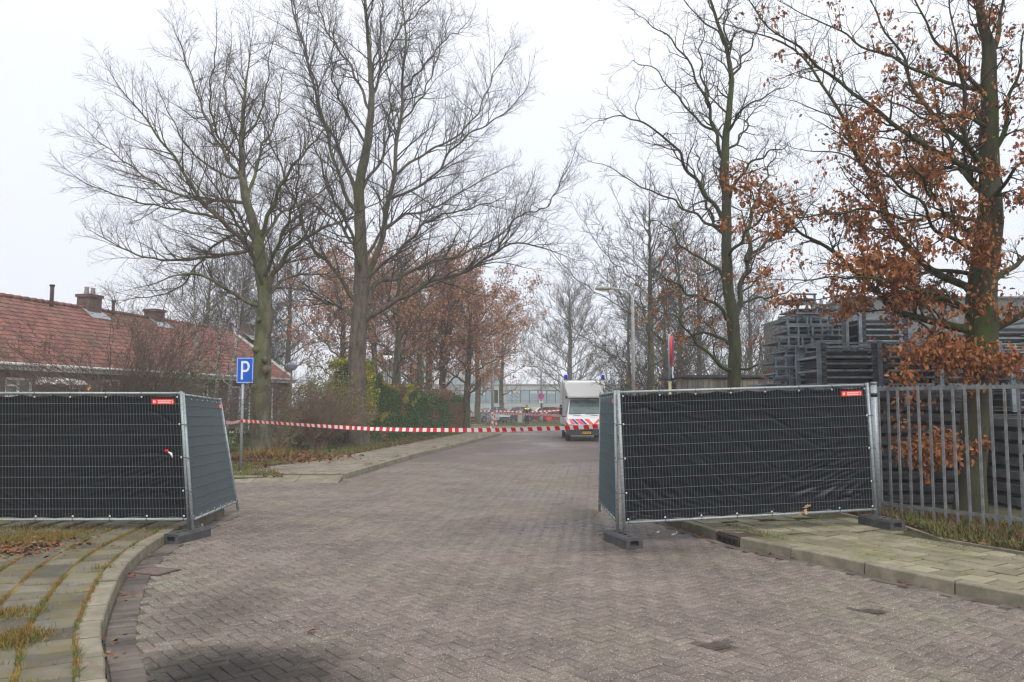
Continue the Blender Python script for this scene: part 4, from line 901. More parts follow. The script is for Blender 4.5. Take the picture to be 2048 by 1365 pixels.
# tree 4: tall sparse tree left of the oak
sp4 = dict(gap=[0.30, 0.19, 0.14], len=[1.9, 0.8, 0.32], rmax=[0.032, 0.013, 0.008], rmin=0.0036, ang=48, wander=0.24, up=[0, 0.04, 0.04, 0.03], depth=3, side=0.3)
T = Tree(sp4); Y4 = 21.5
trunk(T, pxl(Y4, [(1468, 860), (1467, 780), (1470, 720), (1466, 640), (1455, 560), (1453, 470), (1453, 410), (1449, 328), (1455, 246), (1463, 164), (1451, 90), (1428, 25), (1405, -50)]),
      [.19, .175, .175, .16, .145, .135, .125, .115, .09, .07, .055, .04, .025], lo=0.5)
L4 = [([(1449, 320), (1426, 256), (1424, 220), (1406, 193), (1389, 148), (1361, 103), (1332, 70), (1274, 33)], .075, -1), ([(1426, 263), (1393, 238), (1365, 205), (1340, 176), (1303, 135), (1262, 123)], .05, 1.2), ([(1449, 440), (1402, 377), (1369, 328), (1344, 287), (1303, 258), (1254, 234), (1195, 242)], .085, -1.5),
      ([(1449, 462), (1377, 423), (1344, 398), (1299, 382), (1254, 357), (1207, 328)], .06, 1), ([(1456, 260), (1492, 213), (1533, 193), (1570, 172)], .05, -1.5), ([(1462, 165), (1484, 119), (1508, 78), (1530, 5)], .05, 1), ([(1450, 312), (1488, 263), (1500, 230), (1540, 200)], .05, 2),
      ([(1470, 650), (1496, 525), (1537, 484), (1590, 455), (1630, 400)], .12, 1.5), ([(1497, 525), (1500, 440), (1530, 360), (1560, 280)], .09, 2), ([(1466, 740), (1447, 735), (1409, 701), (1382, 674), (1359, 642), (1320, 620)], .08, -1.5), ([(1460, 690), (1420, 668), (1370, 674), (1330, 690), (1300, 650)], .07, 1.5),
      ([(1458, 640), (1420, 600), (1380, 590), (1340, 560), (1290, 560)], .08, -2), ([(1455, 560), (1410, 520), (1370, 500), (1330, 450), (1290, 440)], .07, 2), ([(1463, 740), (1500, 735), (1540, 725), (1560, 700)], .06, -1), ([(1452, 480), (1420, 430), (1400, 340), (1390, 280)], .07, 3), ([(1455, 400), (1490, 340), (1530, 310), (1580, 290)], .07, -2.5),
      ([(1455, 520), (1490, 470), (1540, 420), (1600, 400)], .07, -3), ([(1451, 90), (1420, 50), (1380, 20), (1360, -30)], .04, -1), ([(1462, 150), (1450, 60), (1460, 0), (1470, -50)], .05, 1), ([(1420, 215), (1400, 120), (1410, 50)], .05, .5), ([(1460, 620), (1500, 600), (1560, 590), (1610, 560)], .06, 1)]
for sp, r, dY in L4: T.limb(pxl(Y4, spread(sp, dY)), r, 0.010, jit=0.05)
t4 = T.finish('tall dark tree with bent limbs and low russet leaves behind the right black fence', P(1468, 860, Y4), M_BARKO, M_TWIGD)
tips = np.array([a for a, b in T.tips]); zt = tips[:, 2]; cx = (1466 - 1024) / F * Y4
cl = np.array([mn.noise(Vector(p) * 0.9) for p in tips])
pr = np.clip(1.3 - (zt - 2.5) / 3.0, 0, 1) * np.clip(0.4 + cl * 2.2, 0.02, 1) + 0.5 * np.exp(-((zt - 5.5) / 1.3) ** 2) * np.clip(1.4 - abs(tips[:, 0] - cx) / 1.8, 0, 1)
keep = tips[rng.random(len(tips)) < pr * 0.6]; lp = bunch(keep, 4, 0.07)
v_, f_ = scatter(lp, OAKT, OAKF, rng.uniform(.07, .12, len(lp)), droop=0.9)
tag(put('foliage', npmesh('foliage', v_, f_), M_LEAFO, t4), kind='stuff'); print('t4 leaves', len(lp))

# generic trees built standing at the origin, then copied
def gen_tree(h, crown_r, tr, sp, nl=14, fork=0.28, cone=0.0, lean=0.0, stems=1, russet=0.0, leafs=.12, low=0.0):
    T = Tree(sp)
    for st in range(stems):
        a0 = U(0, 6.28); sx = (0.10 * h * st / max(1, stems)) * 1.2
        top = Vector((math.cos(a0) * sx * 1.5 + lean, math.sin(a0) * sx, h * U(.9, 1)))
        pts = [Vector((0, 0, 0)), Vector((0.02, 0, h * 0.12)), Vector((top.x * .2 + U(-.1, .1), top.y * .2, h * fork)), Vector((top.x * .5 + U(-.2, .2), top.y * .5 + U(-.2, .2), h * .6)), top]
        trunk(T, pts, [tr, tr * .85, tr * .7, tr * .38, tr * .07], k=9, lo=0.45)
    for i in range(nl):
        f = i / nl; z = h * (fork * (0.75 + low) + (0.95 - fork) * f * 0.95); a = i * 2.4 + U(-.4, .4)
        prof = math.sin(math.pi * min(1, 0.22 + f * 0.8)) if not cone else (1 - f) ** cone + 0.12
        L = crown_r * prof * U(.8, 1.12); rise = U(0.5, 0.9) + f * 0.8
        b = Vector((math.cos(a), math.sin(a), 0))
        q0 = Vector((0, 0, z)); T.limb([q0, q0 + b * L * .35 + Vector((0, 0, L * .25 * rise)), q0 + b * L * .7 + Vector((0, 0, L * .5 * rise)), q0 + b * L + Vector((0, 0, L * .85 * rise))], tr * .38 * (1 - f * .75), 0.012, k=6, jit=0.05)
    lv = None
    if russet:
        tips = np.array([a for a, b in T.tips]); cl = np.array([mn.noise(Vector(p) * 0.45) for p in tips])
        tips = tips[rng.random(len(tips)) < russet * np.clip(0.6 + cl * 1.3, .05, 1.3)]
        tips = np.repeat(tips, 4, 0); v_, f_ = scatter(tips + rng.normal(0, .13, tips.shape), LEAFT * np.array([1.4, 1, 1]), LEAFF, rng.uniform(leafs * .6, leafs * 1.1, len(tips)), droop=.6); print('gen leaves', len(tips)); lv = npmesh('foliage', v_, f_)
    return T, lv
def plant(Tl, loc, label, bark, twig, leafm=None, group=None, rz=0.0, sc=1.0, name='bare_tree', cache={}):
    T, lv = Tl; key = id(T)
    if key not in cache: cache[key] = (T.mesh('trunk', 'trunk'), T.mesh('crown', 'crown'))
    tm, cm = cache[key]
    if tm.users == 0 and not tm.materials: tm.materials.append(bark); cm.materials.append(twig); lv and lv.materials.append(leafm)
    t = thing(name, label, 'tree', loc, group, rz); t.scale = (sc, sc, sc)
    for nm, me in (('trunk', tm), ('crown', cm)) + ((('foliage', lv),) if lv else ()):
        o = bpy.data.objects.new(nm, me); COL.objects.link(o); o.parent = t
        if nm == 'foliage': o['kind'] = 'stuff'
    return t
def base(px, Y, z=0.05): return Vector(((px - 1024) / F * Y, Y, z))
spM = dict(gap=[0.40, 0.24, 0.19], len=[2.1, 0.95, 0.42], rmax=[0.04, 0.016, 0.011], rmin=0.008, ang=42, wander=0.13, up=[0, 0.04, 0.05, 0.04], depth=3, side=0.3)
spF = dict(gap=[0.42, 0.26, 0.2], len=[2.2, 1.1, 0.55], rmax=[0.05, 0.022, 0.016], rmin=0.012, ang=34, wander=0.09, up=[0, 0.06, 0.07, 0.05], depth=3, side=0.5)
A1 = gen_tree(11.5, 4.6, .26, spM, 15, .26, russet=1.0, leafs=.16)
A2 = gen_tree(10.0, 3.8, .23, spM, 12, .30, russet=0.45, leafs=.16)
B1 = gen_tree(12.0, 4.8, .19, spM, 19, .18)
C1 = gen_tree(16.5, 6.0, .30, spF, 34, .16, cone=0.62)
for i, (px, Y, T_, sc, lb) in enumerate(((792, 41, A2, 1.0, 'greenish trunk of the nearest leafy tree right of the big bare tree'), (840, 47, A2, .95, 'mossy slender tree, second from the left behind the hedge'), (888, 50, A1, .98, 'russet leaved tree in the middle of the hedge row'),
        (934, 49, A1, .92, 'russet tree near the end of the hedge with a low fork'), (683, 54, A1, 1.1, 'russet tree seen left of the tallest bare trunk'), (752, 62, A1, 1.2, 'hazy russet tree deep between two nearer trunks'), (860, 64, A1, 1.22, 'hazy russet tree deep behind the hedge middle'),
        (1003, 78, A2, 1.1, 'slim street tree behind the parked silver car'), (955, 70, A1, 1.05, 'hazy russet tree beyond the hedge end'))):
    plant(T_, base(px, Y), lb, M_BARKG if i in (0, 1) else M_BARKB, M_TWIGR, M_LEAFR, 'russet trees behind the hedge', rz=i * 1.7, sc=sc, name='russet_tree')
plant(C1, base(1139, 90), 'cone shaped bare tree standing alone above the white van', M_BARKB, M_TWIGG, rz=.4, sc=1.0)
for i, (px, Y, T_, sc, lb) in enumerate(((572, 60, B1, 1.3, 'pale hazy many limbed tree right of the mossy trunk by the house gable'), (1303, 36, B1, .98, 'bare tree directly behind the tall lamp post'), (1262, 52, B1, .8, 'bare tree left of the tall lamp post'), (1355, 44, B1, 1.0, 'bare tree behind the no stopping sign'),
        (1400, 52, B1, 1.05, 'hazy bare tree behind the wooden shed'), (420, 58, B1, 1.12, 'hazy bare tree behind the house roof near its right end'), 
        (480, 66, C1, .95, 'tall hazy tree behind the right end of the house'), (1330, 70, C1, .75, 'far hazy tree behind the road sign'), (800, 85, C1, .7, 'far hazy tree behind the russet row'),
        (1500, 60, C1, .7, 'far hazy tree behind the stepped frames'), (520, 90, C1, .9, 'faint far tree behind the gable'))):
    plant(T_, base(px, Y), lb, M_BARKB, M_TWIGG, rz=i * 2.1 + .3, sc=sc, group='background bare trees')
# birches by the house
spB = dict(gap=[0.5, 0.3, 0.2], len=[1.5, 0.7, 0.35], rmax=[0.02, 0.009, 0.007], rmin=0.006, ang=38, wander=0.12, up=[0, 0.02, -.03, -.08], depth=3, side=0.3)
M_BIRCH = mat('birch_bark', (0.50, 0.48, 0.43), 0.8, c2=(0.10, 0.085, 0.07), scale=6, stretch=(1, 1, 3), c3=(0.08, .07, .06), scale3=9, th3=(.55, .62))
D1 = gen_tree(8.5, 1.8, .10, spB, 9, .30)
for i, (px, Y, sc, lb) in enumerate(((452, 34, 1.0, 'white barked birch left of the parking sign'), (428, 35, .92, 'birch, second left of the parking sign'), (405, 33, .95, 'birch nearest the big bare bush'), (468, 33.5, .8, 'leaning low birch just left of the parking sign'))):
    o = plant(D1, base(px, Y), lb, M_BIRCH, M_TWIGR, group='birches before the house', rz=i * 2.3, sc=sc, name='birch_tree')
    o.rotation_euler = ((-.05, .04, .03, .0)[i], (.06, -.05, .08, .22)[i], i * 2.3)
# bare bush before the house and bushes on the right
def bush(loc, label, w, h, n, m, group=None, rmin=.006, lens=(1.3, .6, .28), gap=(.24, .16, .13), spreadk=1.0, name='bare_bush', extra=None, bark=None):
    sp = dict(gap=list(gap), len=list(lens), rmax=[.018, .009, .007], rmin=rmin, ang=36, wander=0.13, up=[0, .03, .03, .02], depth=3, side=.3)
    T = Tree(sp)
    for i in range(n):
        a = U(0, 6.28); rr_ = math.sqrt(R()); ex, ey = math.cos(a) * w * rr_, math.sin(a) * w * rr_ * .6; hh = h * (1 - .55 * rr_ * rr_) * U(.8, 1.05)
        b0 = Vector((U(-.25, .25) * w * .4, U(-.2, .2), 0))
        T.limb([b0, b0 + Vector((ex * .15, ey * .15, hh * .35)), b0 + Vector((ex * .5, ey * .5, hh * .7)), Vector((ex, ey, hh))], U(.02, .045), .006, k=5, jit=.03, t0=.2)
    t = thing(name, label, 'bush', loc, group)
    for g, nm, mm in (('trunk', 'stems', bark or m), ('crown', 'twigs', m)):
        me = T.mesh(g, nm); me.materials.append(mm); o = bpy.data.objects.new(nm, me); COL.objects.link(o); o.parent = t; o['kind'] = 'stuff'
    return t, T
M_TWIGBU = mat('twig_purple_brown', (0.125, 0.088, 0.075), 0.9, c2=(0.095, 0.075, 0.05), scale=1.5)
bush(base(262, 21.5), 'wide bare bush spreading in front of the red tiled roof', 4.2, 4.2, 46, M_TWIGBU, lens=(1.3, .62, .28), gap=(.20, .15, .12), rmin=.0045, bark=M_TWIGBU)
bush(base(360, 25), 'smaller dark bush with some green between the big bush and the birches', 1.8, 3.2, 18, M_TWIGBU)
bush(base(150, 24), 'low bare bush below the house porch', 1.5, 1.7, 14, M_TWIGR)
bt, T = bush(base(640, 29.5), 'tangled brown bare bush at the front end of the hedge', 1.75, 2.45, 95, M_TWIGBR, lens=(.8, .4, .2), gap=(.14, .12, .1), rmin=.005, bark=M_TWIGBR)
bush(base(560, 27.2), 'thin bare bush between the mossy trunk and the hedge', 1.1, 1.7, 20, M_TWIGBR, lens=(.6, .35, .2), gap=(.2, .15, .12))
for i, (px, Y, w, h, lb) in enumerate(((1250, 40, 2.2, 4.2, 'dense thicket right behind the van side'), (1330, 34, 2.6, 4.0, 'dense thicket behind the tall lamp post'), (1400, 31, 2.2, 3.4, 'dense thicket left of the dark tree'), (1550, 38, 3.0, 4.6, 'dense thicket behind the stepped frames'))):
    bush(base(px, Y), lb, w, h, 17, M_TWIGG, group='bare thickets on the right', rmin=.010, lens=(1.4, .8, .4), gap=(.3, .24, .2))
# young tree holding pale russet leaves behind the fence
bt, T = bush(base(1318, 24.5), 'young oak bush with tan leaves left of the no stopping sign', 1.3, 3.0, 12, M_TWIGD, lens=(.8, .4, .2), name='oak_bush')
tips = np.array([a for a, b in T.tips]); tips = tips[rng.random(len(tips)) < .35]
v_, f_ = scatter(bunch(tips, 2, .05), OAKT, OAKF, rng.uniform(.09, .14, len(tips) * 2), droop=.8)
o = put('foliage', npmesh('foliage', v_, f_), mat('tan_oak_leaf', (1, 1, 1), .8, rnd=((.30, .14, .07), (.36, .19, .10), (.22, .09, .05), (.40, .24, .14))), bt, True); o['kind'] = 'stuff'

# far wooded bank in the haze on the right
def treeline(name, label, pts, h, n, m, seed):
    rs = np.random.default_rng(seed); T = Tree(dict(gap=[.9, .7, .5], len=[2.6, 1.3, .8], rmax=[.07, .05, .04], rmin=.03, ang=34, wander=.12, up=[0, .08, .08, .05], depth=2, side=.5))
    for i in range(n):
        f = i / n; k = f * (len(pts) - 1); j = int(k); k -= j; a, b = pts[j], pts[j + 1]
        x = a[0] * (1 - k) + b[0] * k + U(-1, 1); y = a[1] * (1 - k) + b[1] * k + U(-3, 3); hh = (a[2] * (1 - k) + b[2] * k) * U(.75, 1.05)
        T.limb([(x, y, 0), (x + U(-.4, .4), y, hh * .5), (x + U(-.8, .8), y, hh * .85)], .16, .05, k=4, t0=.1)
    V = [T.mesh('trunk', 'a'), T.mesh('crown', 'b')]
    t = thing(name, label, 'woodland', (pts[0][0], pts[0][1], 0))
    put('trunks', V[0], M_BARKB, t); put('crowns', V[1], m, t); t['kind'] = 'stuff'
    for c in t.children: c['kind'] = 'stuff'
treeline('woodland', 'hazy grey wood beyond the yard at the right', [(18, 70, 7), (30, 62, 9), (42, 64, 11), (62, 70, 12)], 10, 120, M_TWIGG, 3)
treeline('woodland', 'faint wood behind the low office building and the van', [(-30, 175, 9), (20, 170, 8), (60, 150, 12)], 9, 110, M_TWIGG, 4)
# big grey hall roof behind the wood
wh = thing('grey_hall', 'plain pale grey hall wall standing in the haze behind the oak trunk', 'hall', (38, 60, 0))
MB().box((44, 66, 4.6), (40, 20, 9.2)).build('wall', mat('grey_cladding', (0.125, 0.128, 0.125), .8, c2=(.105, .108, .105), scale=.3), wh)
for i in range(20): MB().box((25 + i * 2.0, 55.97, 4.6), (0.05, 0.04, 9.1)).build('joint_strip', mat('dull_roof', (.12, .125, .125), .8), wh)
MB().box((44, 66, 9.27), (40.4, 20.4, 0.12)).build('roof', mat('dull_roof', (.12, .125, .125), .8), wh)

# ------------------------------------------------------------------ hedge
def hedge():
    H = thing('hedge', 'clipped mixed hedge of green, yellow and brown leaves along the left footpath', 'hedge', (-6.4, 34.8, .1))
    a = Vector((-6.5, 33.4, .1)); b = Vector((-2.75, 50.0, .1)); n = Vector((-(b - a).y, (b - a).x, 0)).normalized()
    pos, kind = [], []
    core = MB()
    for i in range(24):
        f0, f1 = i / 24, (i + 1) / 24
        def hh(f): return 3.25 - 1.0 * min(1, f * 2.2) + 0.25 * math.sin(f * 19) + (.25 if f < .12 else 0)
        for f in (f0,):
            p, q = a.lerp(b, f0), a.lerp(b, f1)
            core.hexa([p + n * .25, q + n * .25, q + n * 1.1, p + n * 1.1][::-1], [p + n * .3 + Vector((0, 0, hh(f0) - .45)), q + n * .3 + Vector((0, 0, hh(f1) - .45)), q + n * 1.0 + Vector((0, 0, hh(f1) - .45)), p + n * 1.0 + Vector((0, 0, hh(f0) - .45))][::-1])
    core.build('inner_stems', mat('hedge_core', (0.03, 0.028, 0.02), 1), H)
    N = 120000
    f = rng.random(N) ** 1.25; q = rng.random(N)
    zz = np.empty(N); w = np.empty(N)
    for i in range(N):
        h_ = 3.25 - 1.0 * min(1, f[i] * 2.2) + 0.25 * math.sin(f[i] * 19) + (.25 if f[i] < .12 else 0) + 0.22 * mn.noise(Vector((f[i] * 40, 1, 2)))
        s_ = q[i]
        if s_ < .62: zz[i] = rng.random() * h_; w[i] = abs(rng.normal(0, .13)) - .05 + .16 * mn.noise(Vector((f[i] * 30, zz[i] * 1.2, 5)))
        elif s_ < .85: zz[i] = h_ - abs(rng.normal(0, .15)); w[i] = rng.random() * 1.3
        else: zz[i] = rng.random() * h_; w[i] = rng.random() * 1.3; f[i] = abs(rng.normal(0, .008))
    pos = np.array(tuple(a))[None] + np.array(tuple(b - a))[None] * f[:, None] + np.array(tuple(n))[None] * w[:, None]; pos[:, 2] = zz + .1
    kn = np.array([mn.noise(Vector((p[0] * .5, p[1] * .45, p[2] * .9))) for p in pos]); kn2 = np.array([mn.noise(Vector((p[0] * 1.1 + 9, p[1] * .8, p[2] * 1.5))) for p in pos])
    yel = (kn2 + .35 * (zz - 1.9) - .5 * f > 0.12) & (f < .75) ; br = (~yel) & (kn + .7 * (f - .5) > 0.16); gr = ~(yel | br)
    for msk, m, nm, tt, s0, s1 in ((yel, M_LEAFY, 'yellow_leaves', LEAFT, .05, .10), (br, M_LEAFBR, 'brown_leaves', LEAFT, .04, .085), (gr, M_LEAFG, 'green_leaves', LEAFT, .05, .10)):
        p = pos[msk]
        v_, f_ = scatter(p, tt * np.array([1.3, 1, 1]), LEAFF, rng.uniform(s0, s1, len(p))); tag(put(nm, npmesh(nm, v_, f_), m, H), kind='stuff')
    # upright twigs poking out of the top
    T = Tree(dict(gap=[.3, .2, .2], len=[.35, .2, .1], rmax=[.008, .006, .005], rmin=.005, ang=30, wander=.1, up=[0, .1, .1, .1], depth=1, side=.5))
    for i in range(260):
        f_ = R(); p = a.lerp(b, f_) + n * U(0, 1.2); h_ = 3.15 - 1.0 * min(1, f_ * 2.2)
        T.limb([p + Vector((0, 0, h_ - .5)), p + Vector((U(-.1, .1), U(-.1, .1), h_)), p + Vector((U(-.2, .2), U(-.2, .2), h_ + U(.1, .55)))], .008, .005, k=3)
    put('stems', T.mesh('trunk', 'stems'), M_TWIGBR, H); put('twigs', T.mesh('crown', 'twigs'), M_TWIGBR, H)
hedge()
def leafclump(name, label, c, sx, sy, sz, n, m, size=.08, cat='shrub'):
    t = thing(name, label, cat, (c[0], c[1], .1))
    p = rng.normal(0, 1, (n, 3)); p /= np.linalg.norm(p, axis=1)[:, None] + 1e-6; rr_ = rng.random(n) ** .45
    nz = np.array([mn.noise(Vector(x) * 2.1) for x in p]); p = p * (rr_ * (1 + .5 * nz))[:, None] * np.array([sx, sy, sz]) + np.array(c)
    p[:, 2] = np.maximum(p[:, 2], .12)
    v_, f_ = scatter(p, LEAFT * np.array([1.3, 1, 1]), LEAFF, rng.uniform(size * .6, size * 1.2, n)); tag(put('foliage', npmesh('foliage', v_, f_), m, t), kind='stuff')
    T = Tree(dict(gap=[.3, .2, .2], len=[sz * .5, .3, .1], rmax=[.01, .006, .005], rmin=.005, ang=40, wander=.12, up=[0, .05, .05, .1], depth=2, side=.5))
    for i in range(14):
        T.limb([(c[0] + U(-.1, .1), c[1], .05), (c[0] + U(-.5, .5) * sx, c[1] + U(-.4, .4) * sy, c[2]), (c[0] + U(-.8, .8) * sx, c[1] + U(-.7, .7) * sy, c[2] + sz * U(.3, .8))], .02, .006, k=4)
    put('stems', T.mesh('trunk', 'stems'), M_TWIGBR, t); put('twigs', T.mesh('crown', 'twigs'), M_TWIGBR, t)
c = P(645, 790, 31.5); leafclump('yellow_green_shrub', 'yellow green leafy shrub behind the tangled brown bush', (c.x, c.y, 1.75), 1.6, .8, 1.4, 9000, mat('olive_leaf', (1, 1, 1), .7, rnd=((.16, .18, .04), (.10, .15, .035), (.24, .23, .05), (.17, .12, .05))), .08)
c = P(600, 830, 31); leafclump('green_shrub', 'loose dark green shrub left of the tangled brown bush', (c.x, c.y, 1.1), .8, .7, 1.0, 2500, M_LEAFG, .08)
c = P(735, 790, 34); leafclump('yellow_bush', 'bright yellow leaved bush at the foot of the tallest bare tree', (c.x, c.y, 2.0), .45, .45, 1.2, 1800, M_LEAFY, .085)
c = P(380, 760, 27); leafclump('ivy_shrub', 'dark green shrub among bare twigs before the house', (c.x, c.y, 1.9), 1.0, .8, 1.6, 2200, M_LEAFG, .09)
c = P(500, 880, 27.5); leafclump('low_green_shrub', 'low dark green shrub behind the parking sign', (c.x, c.y, .7), 1.1, .7, .9, 2600, M_LEAFG, .07)

# ------------------------------------------------------------------ street lamps and road signs
M_LAMPH = mat('lamp_head', (0.30, 0.28, 0.20), .6, c2=(.38, .36, .30), scale=9)
def swan_lamp(label, x, y, h, arm, m, group, r=.062, head=.62, z0=.1, dirx=-1):
    t = thing('street_lamp', label, 'street lamp', (x, y, z0), group)
    MB().tube([(x, y, z0), (x, y, 1.2)], r * 1.15, 12).build('base', m, t)
    n = 10; pts = [(x, y, 1.2), (x, y, h - arm * .55)]
    for i in range(1, n + 1):
        a = i / n * math.pi / 2; pts.append((x + dirx * arm * .55 * (1 - math.cos(a)), y, h - arm * .55 + arm * .55 * math.sin(a)))
    pts.append((x + dirx * arm, y, h + .03))
    MB().tube(pts, [r * .95] + [r * .8] * 2 + [r * .55] * (len(pts) - 3), 12).build('pole', m, t)
    hx = x + dirx * (arm + head / 2)
    mb = MB(); prof = [(-.5, .3), (-.42, .8), (-.1, 1), (.25, .95), (.5, .45)]
    vs = []
    for u, k in prof:
        for j in range(10):
            a = j / 10 * 2 * math.pi; vs.append((hx + dirx * -u * head, y + .13 * k * math.cos(a), h + .03 + .075 * k * math.sin(a)))
    mb.add(vs, [(i * 10 + j, i * 10 + (j + 1) % 10, i * 10 + 10 + (j + 1) % 10, i * 10 + 10 + j) for i in range(4) for j in range(10)] + [tuple(range(10)), tuple(range(40, 50))], True)
    mb.build('lamp_head', M_LAMPH, t)
    MB().box((hx, y, h - .05), (head * .5, .15, .03), 0, .005).build('lens', mat('lamp_lens', (.45, .45, .38), .3), t)
    return t
p = P(1267, 760, 29); q = P(1240, 579, 29); swan_lamp('tall pale swan neck street lamp behind the right black fence panel', p.x, 29, q.z, .75, M_POLEW, 'swan neck street lamps', r=.075)
p = P(1213, 760, 64); q = P(1200, 708, 64); swan_lamp('distant pale swan neck lamp beside the white van box', p.x, 64, q.z, .7, M_POLEW, 'swan neck street lamps', r=.09)
p = P(985, 800, 58); swan_lamp('pale thin lamp pole at the left road corner wrapped with tape', p.x, 58, 6.6, .8, M_POLEW, 'swan neck street lamps', r=.10)
p = P(1083, 800, 71); q = P(1083, 733, 71); t = swan_lamp('dark lamp post carrying a round no parking sign on the far verge', p.x, 71, q.z, .45, M_ALU, 'swan neck street lamps', r=.10, head=.9)
for px, py, Y, lab, w, mdome, mb_ in ((583, 733, 36, 'bluish dome lamp before the hazy tree right of the house', .30, mat('blue_dome', (.22, .27, .38), .3), mat('dome_under', (.5, .5, .52), .3)), (775, 712, 43, 'lit white bowl lamp among the hedge trees', .27, M_BLACK, mat('lit_bowl', (.9, .88, .8), .3, emit=((1, .97, .85), 0.75)))):
    c = P(px, py, Y); t = thing('post_lamp', lab, 'street lamp', (c.x, Y, .1), 'dome lamps on posts')
    MB().tube([(c.x, Y, .1), (c.x, Y, c.z - .05)], .04, 8).build('pole', M_GALVD, t)
    MB().lathe([(w, 0), (w * .95, .05), (w * .6, .14), (.05, .18)], (c.x, Y, c.z), 20).build('dome', mdome, t)
    MB().lathe([(.05, -.2), (w * .5, -.17), (w * .85, -.06), (w * .93, 0)], (c.x, Y, c.z), 20).build('bowl', mb_, t)
def disc(mb, c, r0, r1, ax, up, k=28, a0=0, a1=2 * math.pi):
    pts = []
    for i in range(k + 1):
        a = a0 + (a1 - a0) * i / k; d = ax * math.cos(a) + up * math.sin(a); pts += [c + d * r0, c + d * r1]
    return mb.add(pts, [(2 * i, 2 * i + 1, 2 * i + 3, 2 * i + 2) for i in range(k)])
def round_sign(t, c, r, ax, up, n, no_stop):
    b = MB(); k = 28
    fr = [c + (ax * math.cos(a) + up * math.sin(a)) * r for a in [2 * math.pi * i / k for i in range(k)]]
    b.add([q - n * .035 for q in fr] + fr, [tuple(range(k)), tuple(range(k, 2 * k))] + [(i, (i + 1) % k, k + (i + 1) % k, k + i) for i in range(k)]); b.build('sign_plate', M_RED, t)
    e1 = MB(); disc(e1, c + n * .003, r * .955, r * .985, ax, up); e1.build('rim_line', M_SIGNW, t)
    f = MB(); disc(f, c + n * .003, 0.0, r * .74, ax, up); f.build('blue_field', M_BLUE, t)
    for a in ((math.pi / 4, 3 * math.pi / 4) if no_stop else (3 * math.pi / 4,)):
        d = ax * math.cos(a) + up * math.sin(a); w = (ax * -math.sin(a) + up * math.cos(a)) * r * .09
        MB().add([c + n * (.006 + .002 * (a > 2)) + d * r * .74 + w, c + n * (.006 + .002 * (a > 2)) + d * r * .74 - w, c + n * (.006 + .002 * (a > 2)) - d * r * .74 - w, c + n * (.006 + .002 * (a > 2)) - d * r * .74 + w], [(0, 1, 2, 3)]).build('red_bar', M_RED, t)
# no stopping sign on the right, nearly edge on
Ys = 16.8; c = P(1346, 701, Ys); th = math.radians(75); ax = Vector((math.cos(th), math.sin(th), 0)); nn = Vector((-math.sin(th), math.cos(th), 0)); nn = nn if nn.y < 0 else -nn
t = thing('no_stopping_sign', 'round red and blue no stopping sign seen nearly edge on above the right fence', 'road sign', (c.x + .07, Ys, .1))
round_sign(t, c, .305, ax, Vector((0, 0, 1)), nn, True)
px_ = c.x - nn.x * .075; py_ = c.y - nn.y * .075
MB().tube([(px_, py_, .05), (px_, py_, c.z - .65)], .03, 10).build('lower_post', M_POLEY, t)
MB().tube([(px_, py_, c.z - .65), (px_, py_, c.z + .34)], .028, 10).build('upper_post', M_GALV, t)
pc = c + Vector((0, 0, -.47)); mb = MB(); a_ = ax * .155; u_ = Vector((0, 0, .12))
mb.hexa([pc - a_ - u_, pc + a_ - u_, pc + a_ - u_ - nn * .015, pc - a_ - u_ - nn * .015], [pc - a_ + u_, pc + a_ + u_, pc + a_ + u_ - nn * .015, pc - a_ + u_ - nn * .015]); mb.build('sub_plate', M_SIGNW, t)
for s_ in (-1, 1):
    q = pc + ax * .055 * s_ + nn * .003; MB().add([q - ax * .035 - u_ * .35, q + ax * .035 - u_ * .35, q + ax * .035 + u_ * .2, q - ax * .035 + u_ * .2], [(0, 1, 2, 3)]).build('symbol', M_BLACK, t)
# small round sign on the far dark lamp post
Yf = 70.85; c = P(1082, 793, Yf); t = thing('no_parking_sign', 'small round blue no parking sign on the distant dark lamp post', 'road sign', c)
round_sign(t, c, .30, Vector((1, 0, 0)), Vector((0, 0, 1)), Vector((0, -1, 0)), True)
q = c + Vector((0, 0, -.5)); MB().box(q, (.36, .02, .2)).build('sub_plate', M_SIGNW, t); MB().box(q + Vector((0, -.012, 0)), (.24, .005, .06)).build('arrow', M_BLACK, t)
# blue parking sign
Yp = 20.4; b0 = P(481, 945, Yp); b1 = P(486, 766, Yp); tp = thing('parking_sign', 'blue parking sign with white P on a pale post before the mossy trunk', 'road sign', (b0.x, Yp, .1))
up = (b1 - b0).normalized(); MB().tube([b0 - up * .1, b1 + up * .55], .038, 12).build('post', M_GALV, tp)
cc = P(490, 741, Yp - .06); ax = Vector((math.cos(.12), math.sin(.12) * -1, 0)); upv = up; nn = ax.cross(upv).normalized(); nn = nn if nn.y < 0 else -nn
def quadp(x0, x1, z0, z1, o): return [cc + ax * x0 + upv * z0 + nn * o, cc + ax * x1 + upv * z0 + nn * o, cc + ax * x1 + upv * z1 + nn * o, cc + ax * x0 + upv * z1 + nn * o]
w, h = .225, .325
mb = MB(); mb.hexa(quadp(-w, w, -h, -h, 0)[:2] + [x - nn * .03 for x in quadp(-w, w, -h, -h, 0)[1::-1]], quadp(-w, w, h, h, 0)[:2] + [x - nn * .03 for x in quadp(-w, w, h, h, 0)[1::-1]]); mb.build('sign_plate', M_BLUE, tp)
bd = MB()
for (x0, x1, z0, z1) in ((-w + .012, w - .012, h - .024, h - .012), (-w + .012, w - .012, -h + .012, -h + .024), (-w + .012, -w + .024, -h + .024, h - .024), (w - .024, w - .012, -h + .024, h - .024)): bd.add(quadp(x0, x1, z0, z1, .003), [(0, 1, 2, 3)])
tag(bd.build('border', M_SIGNW, tp), kind='stuff')
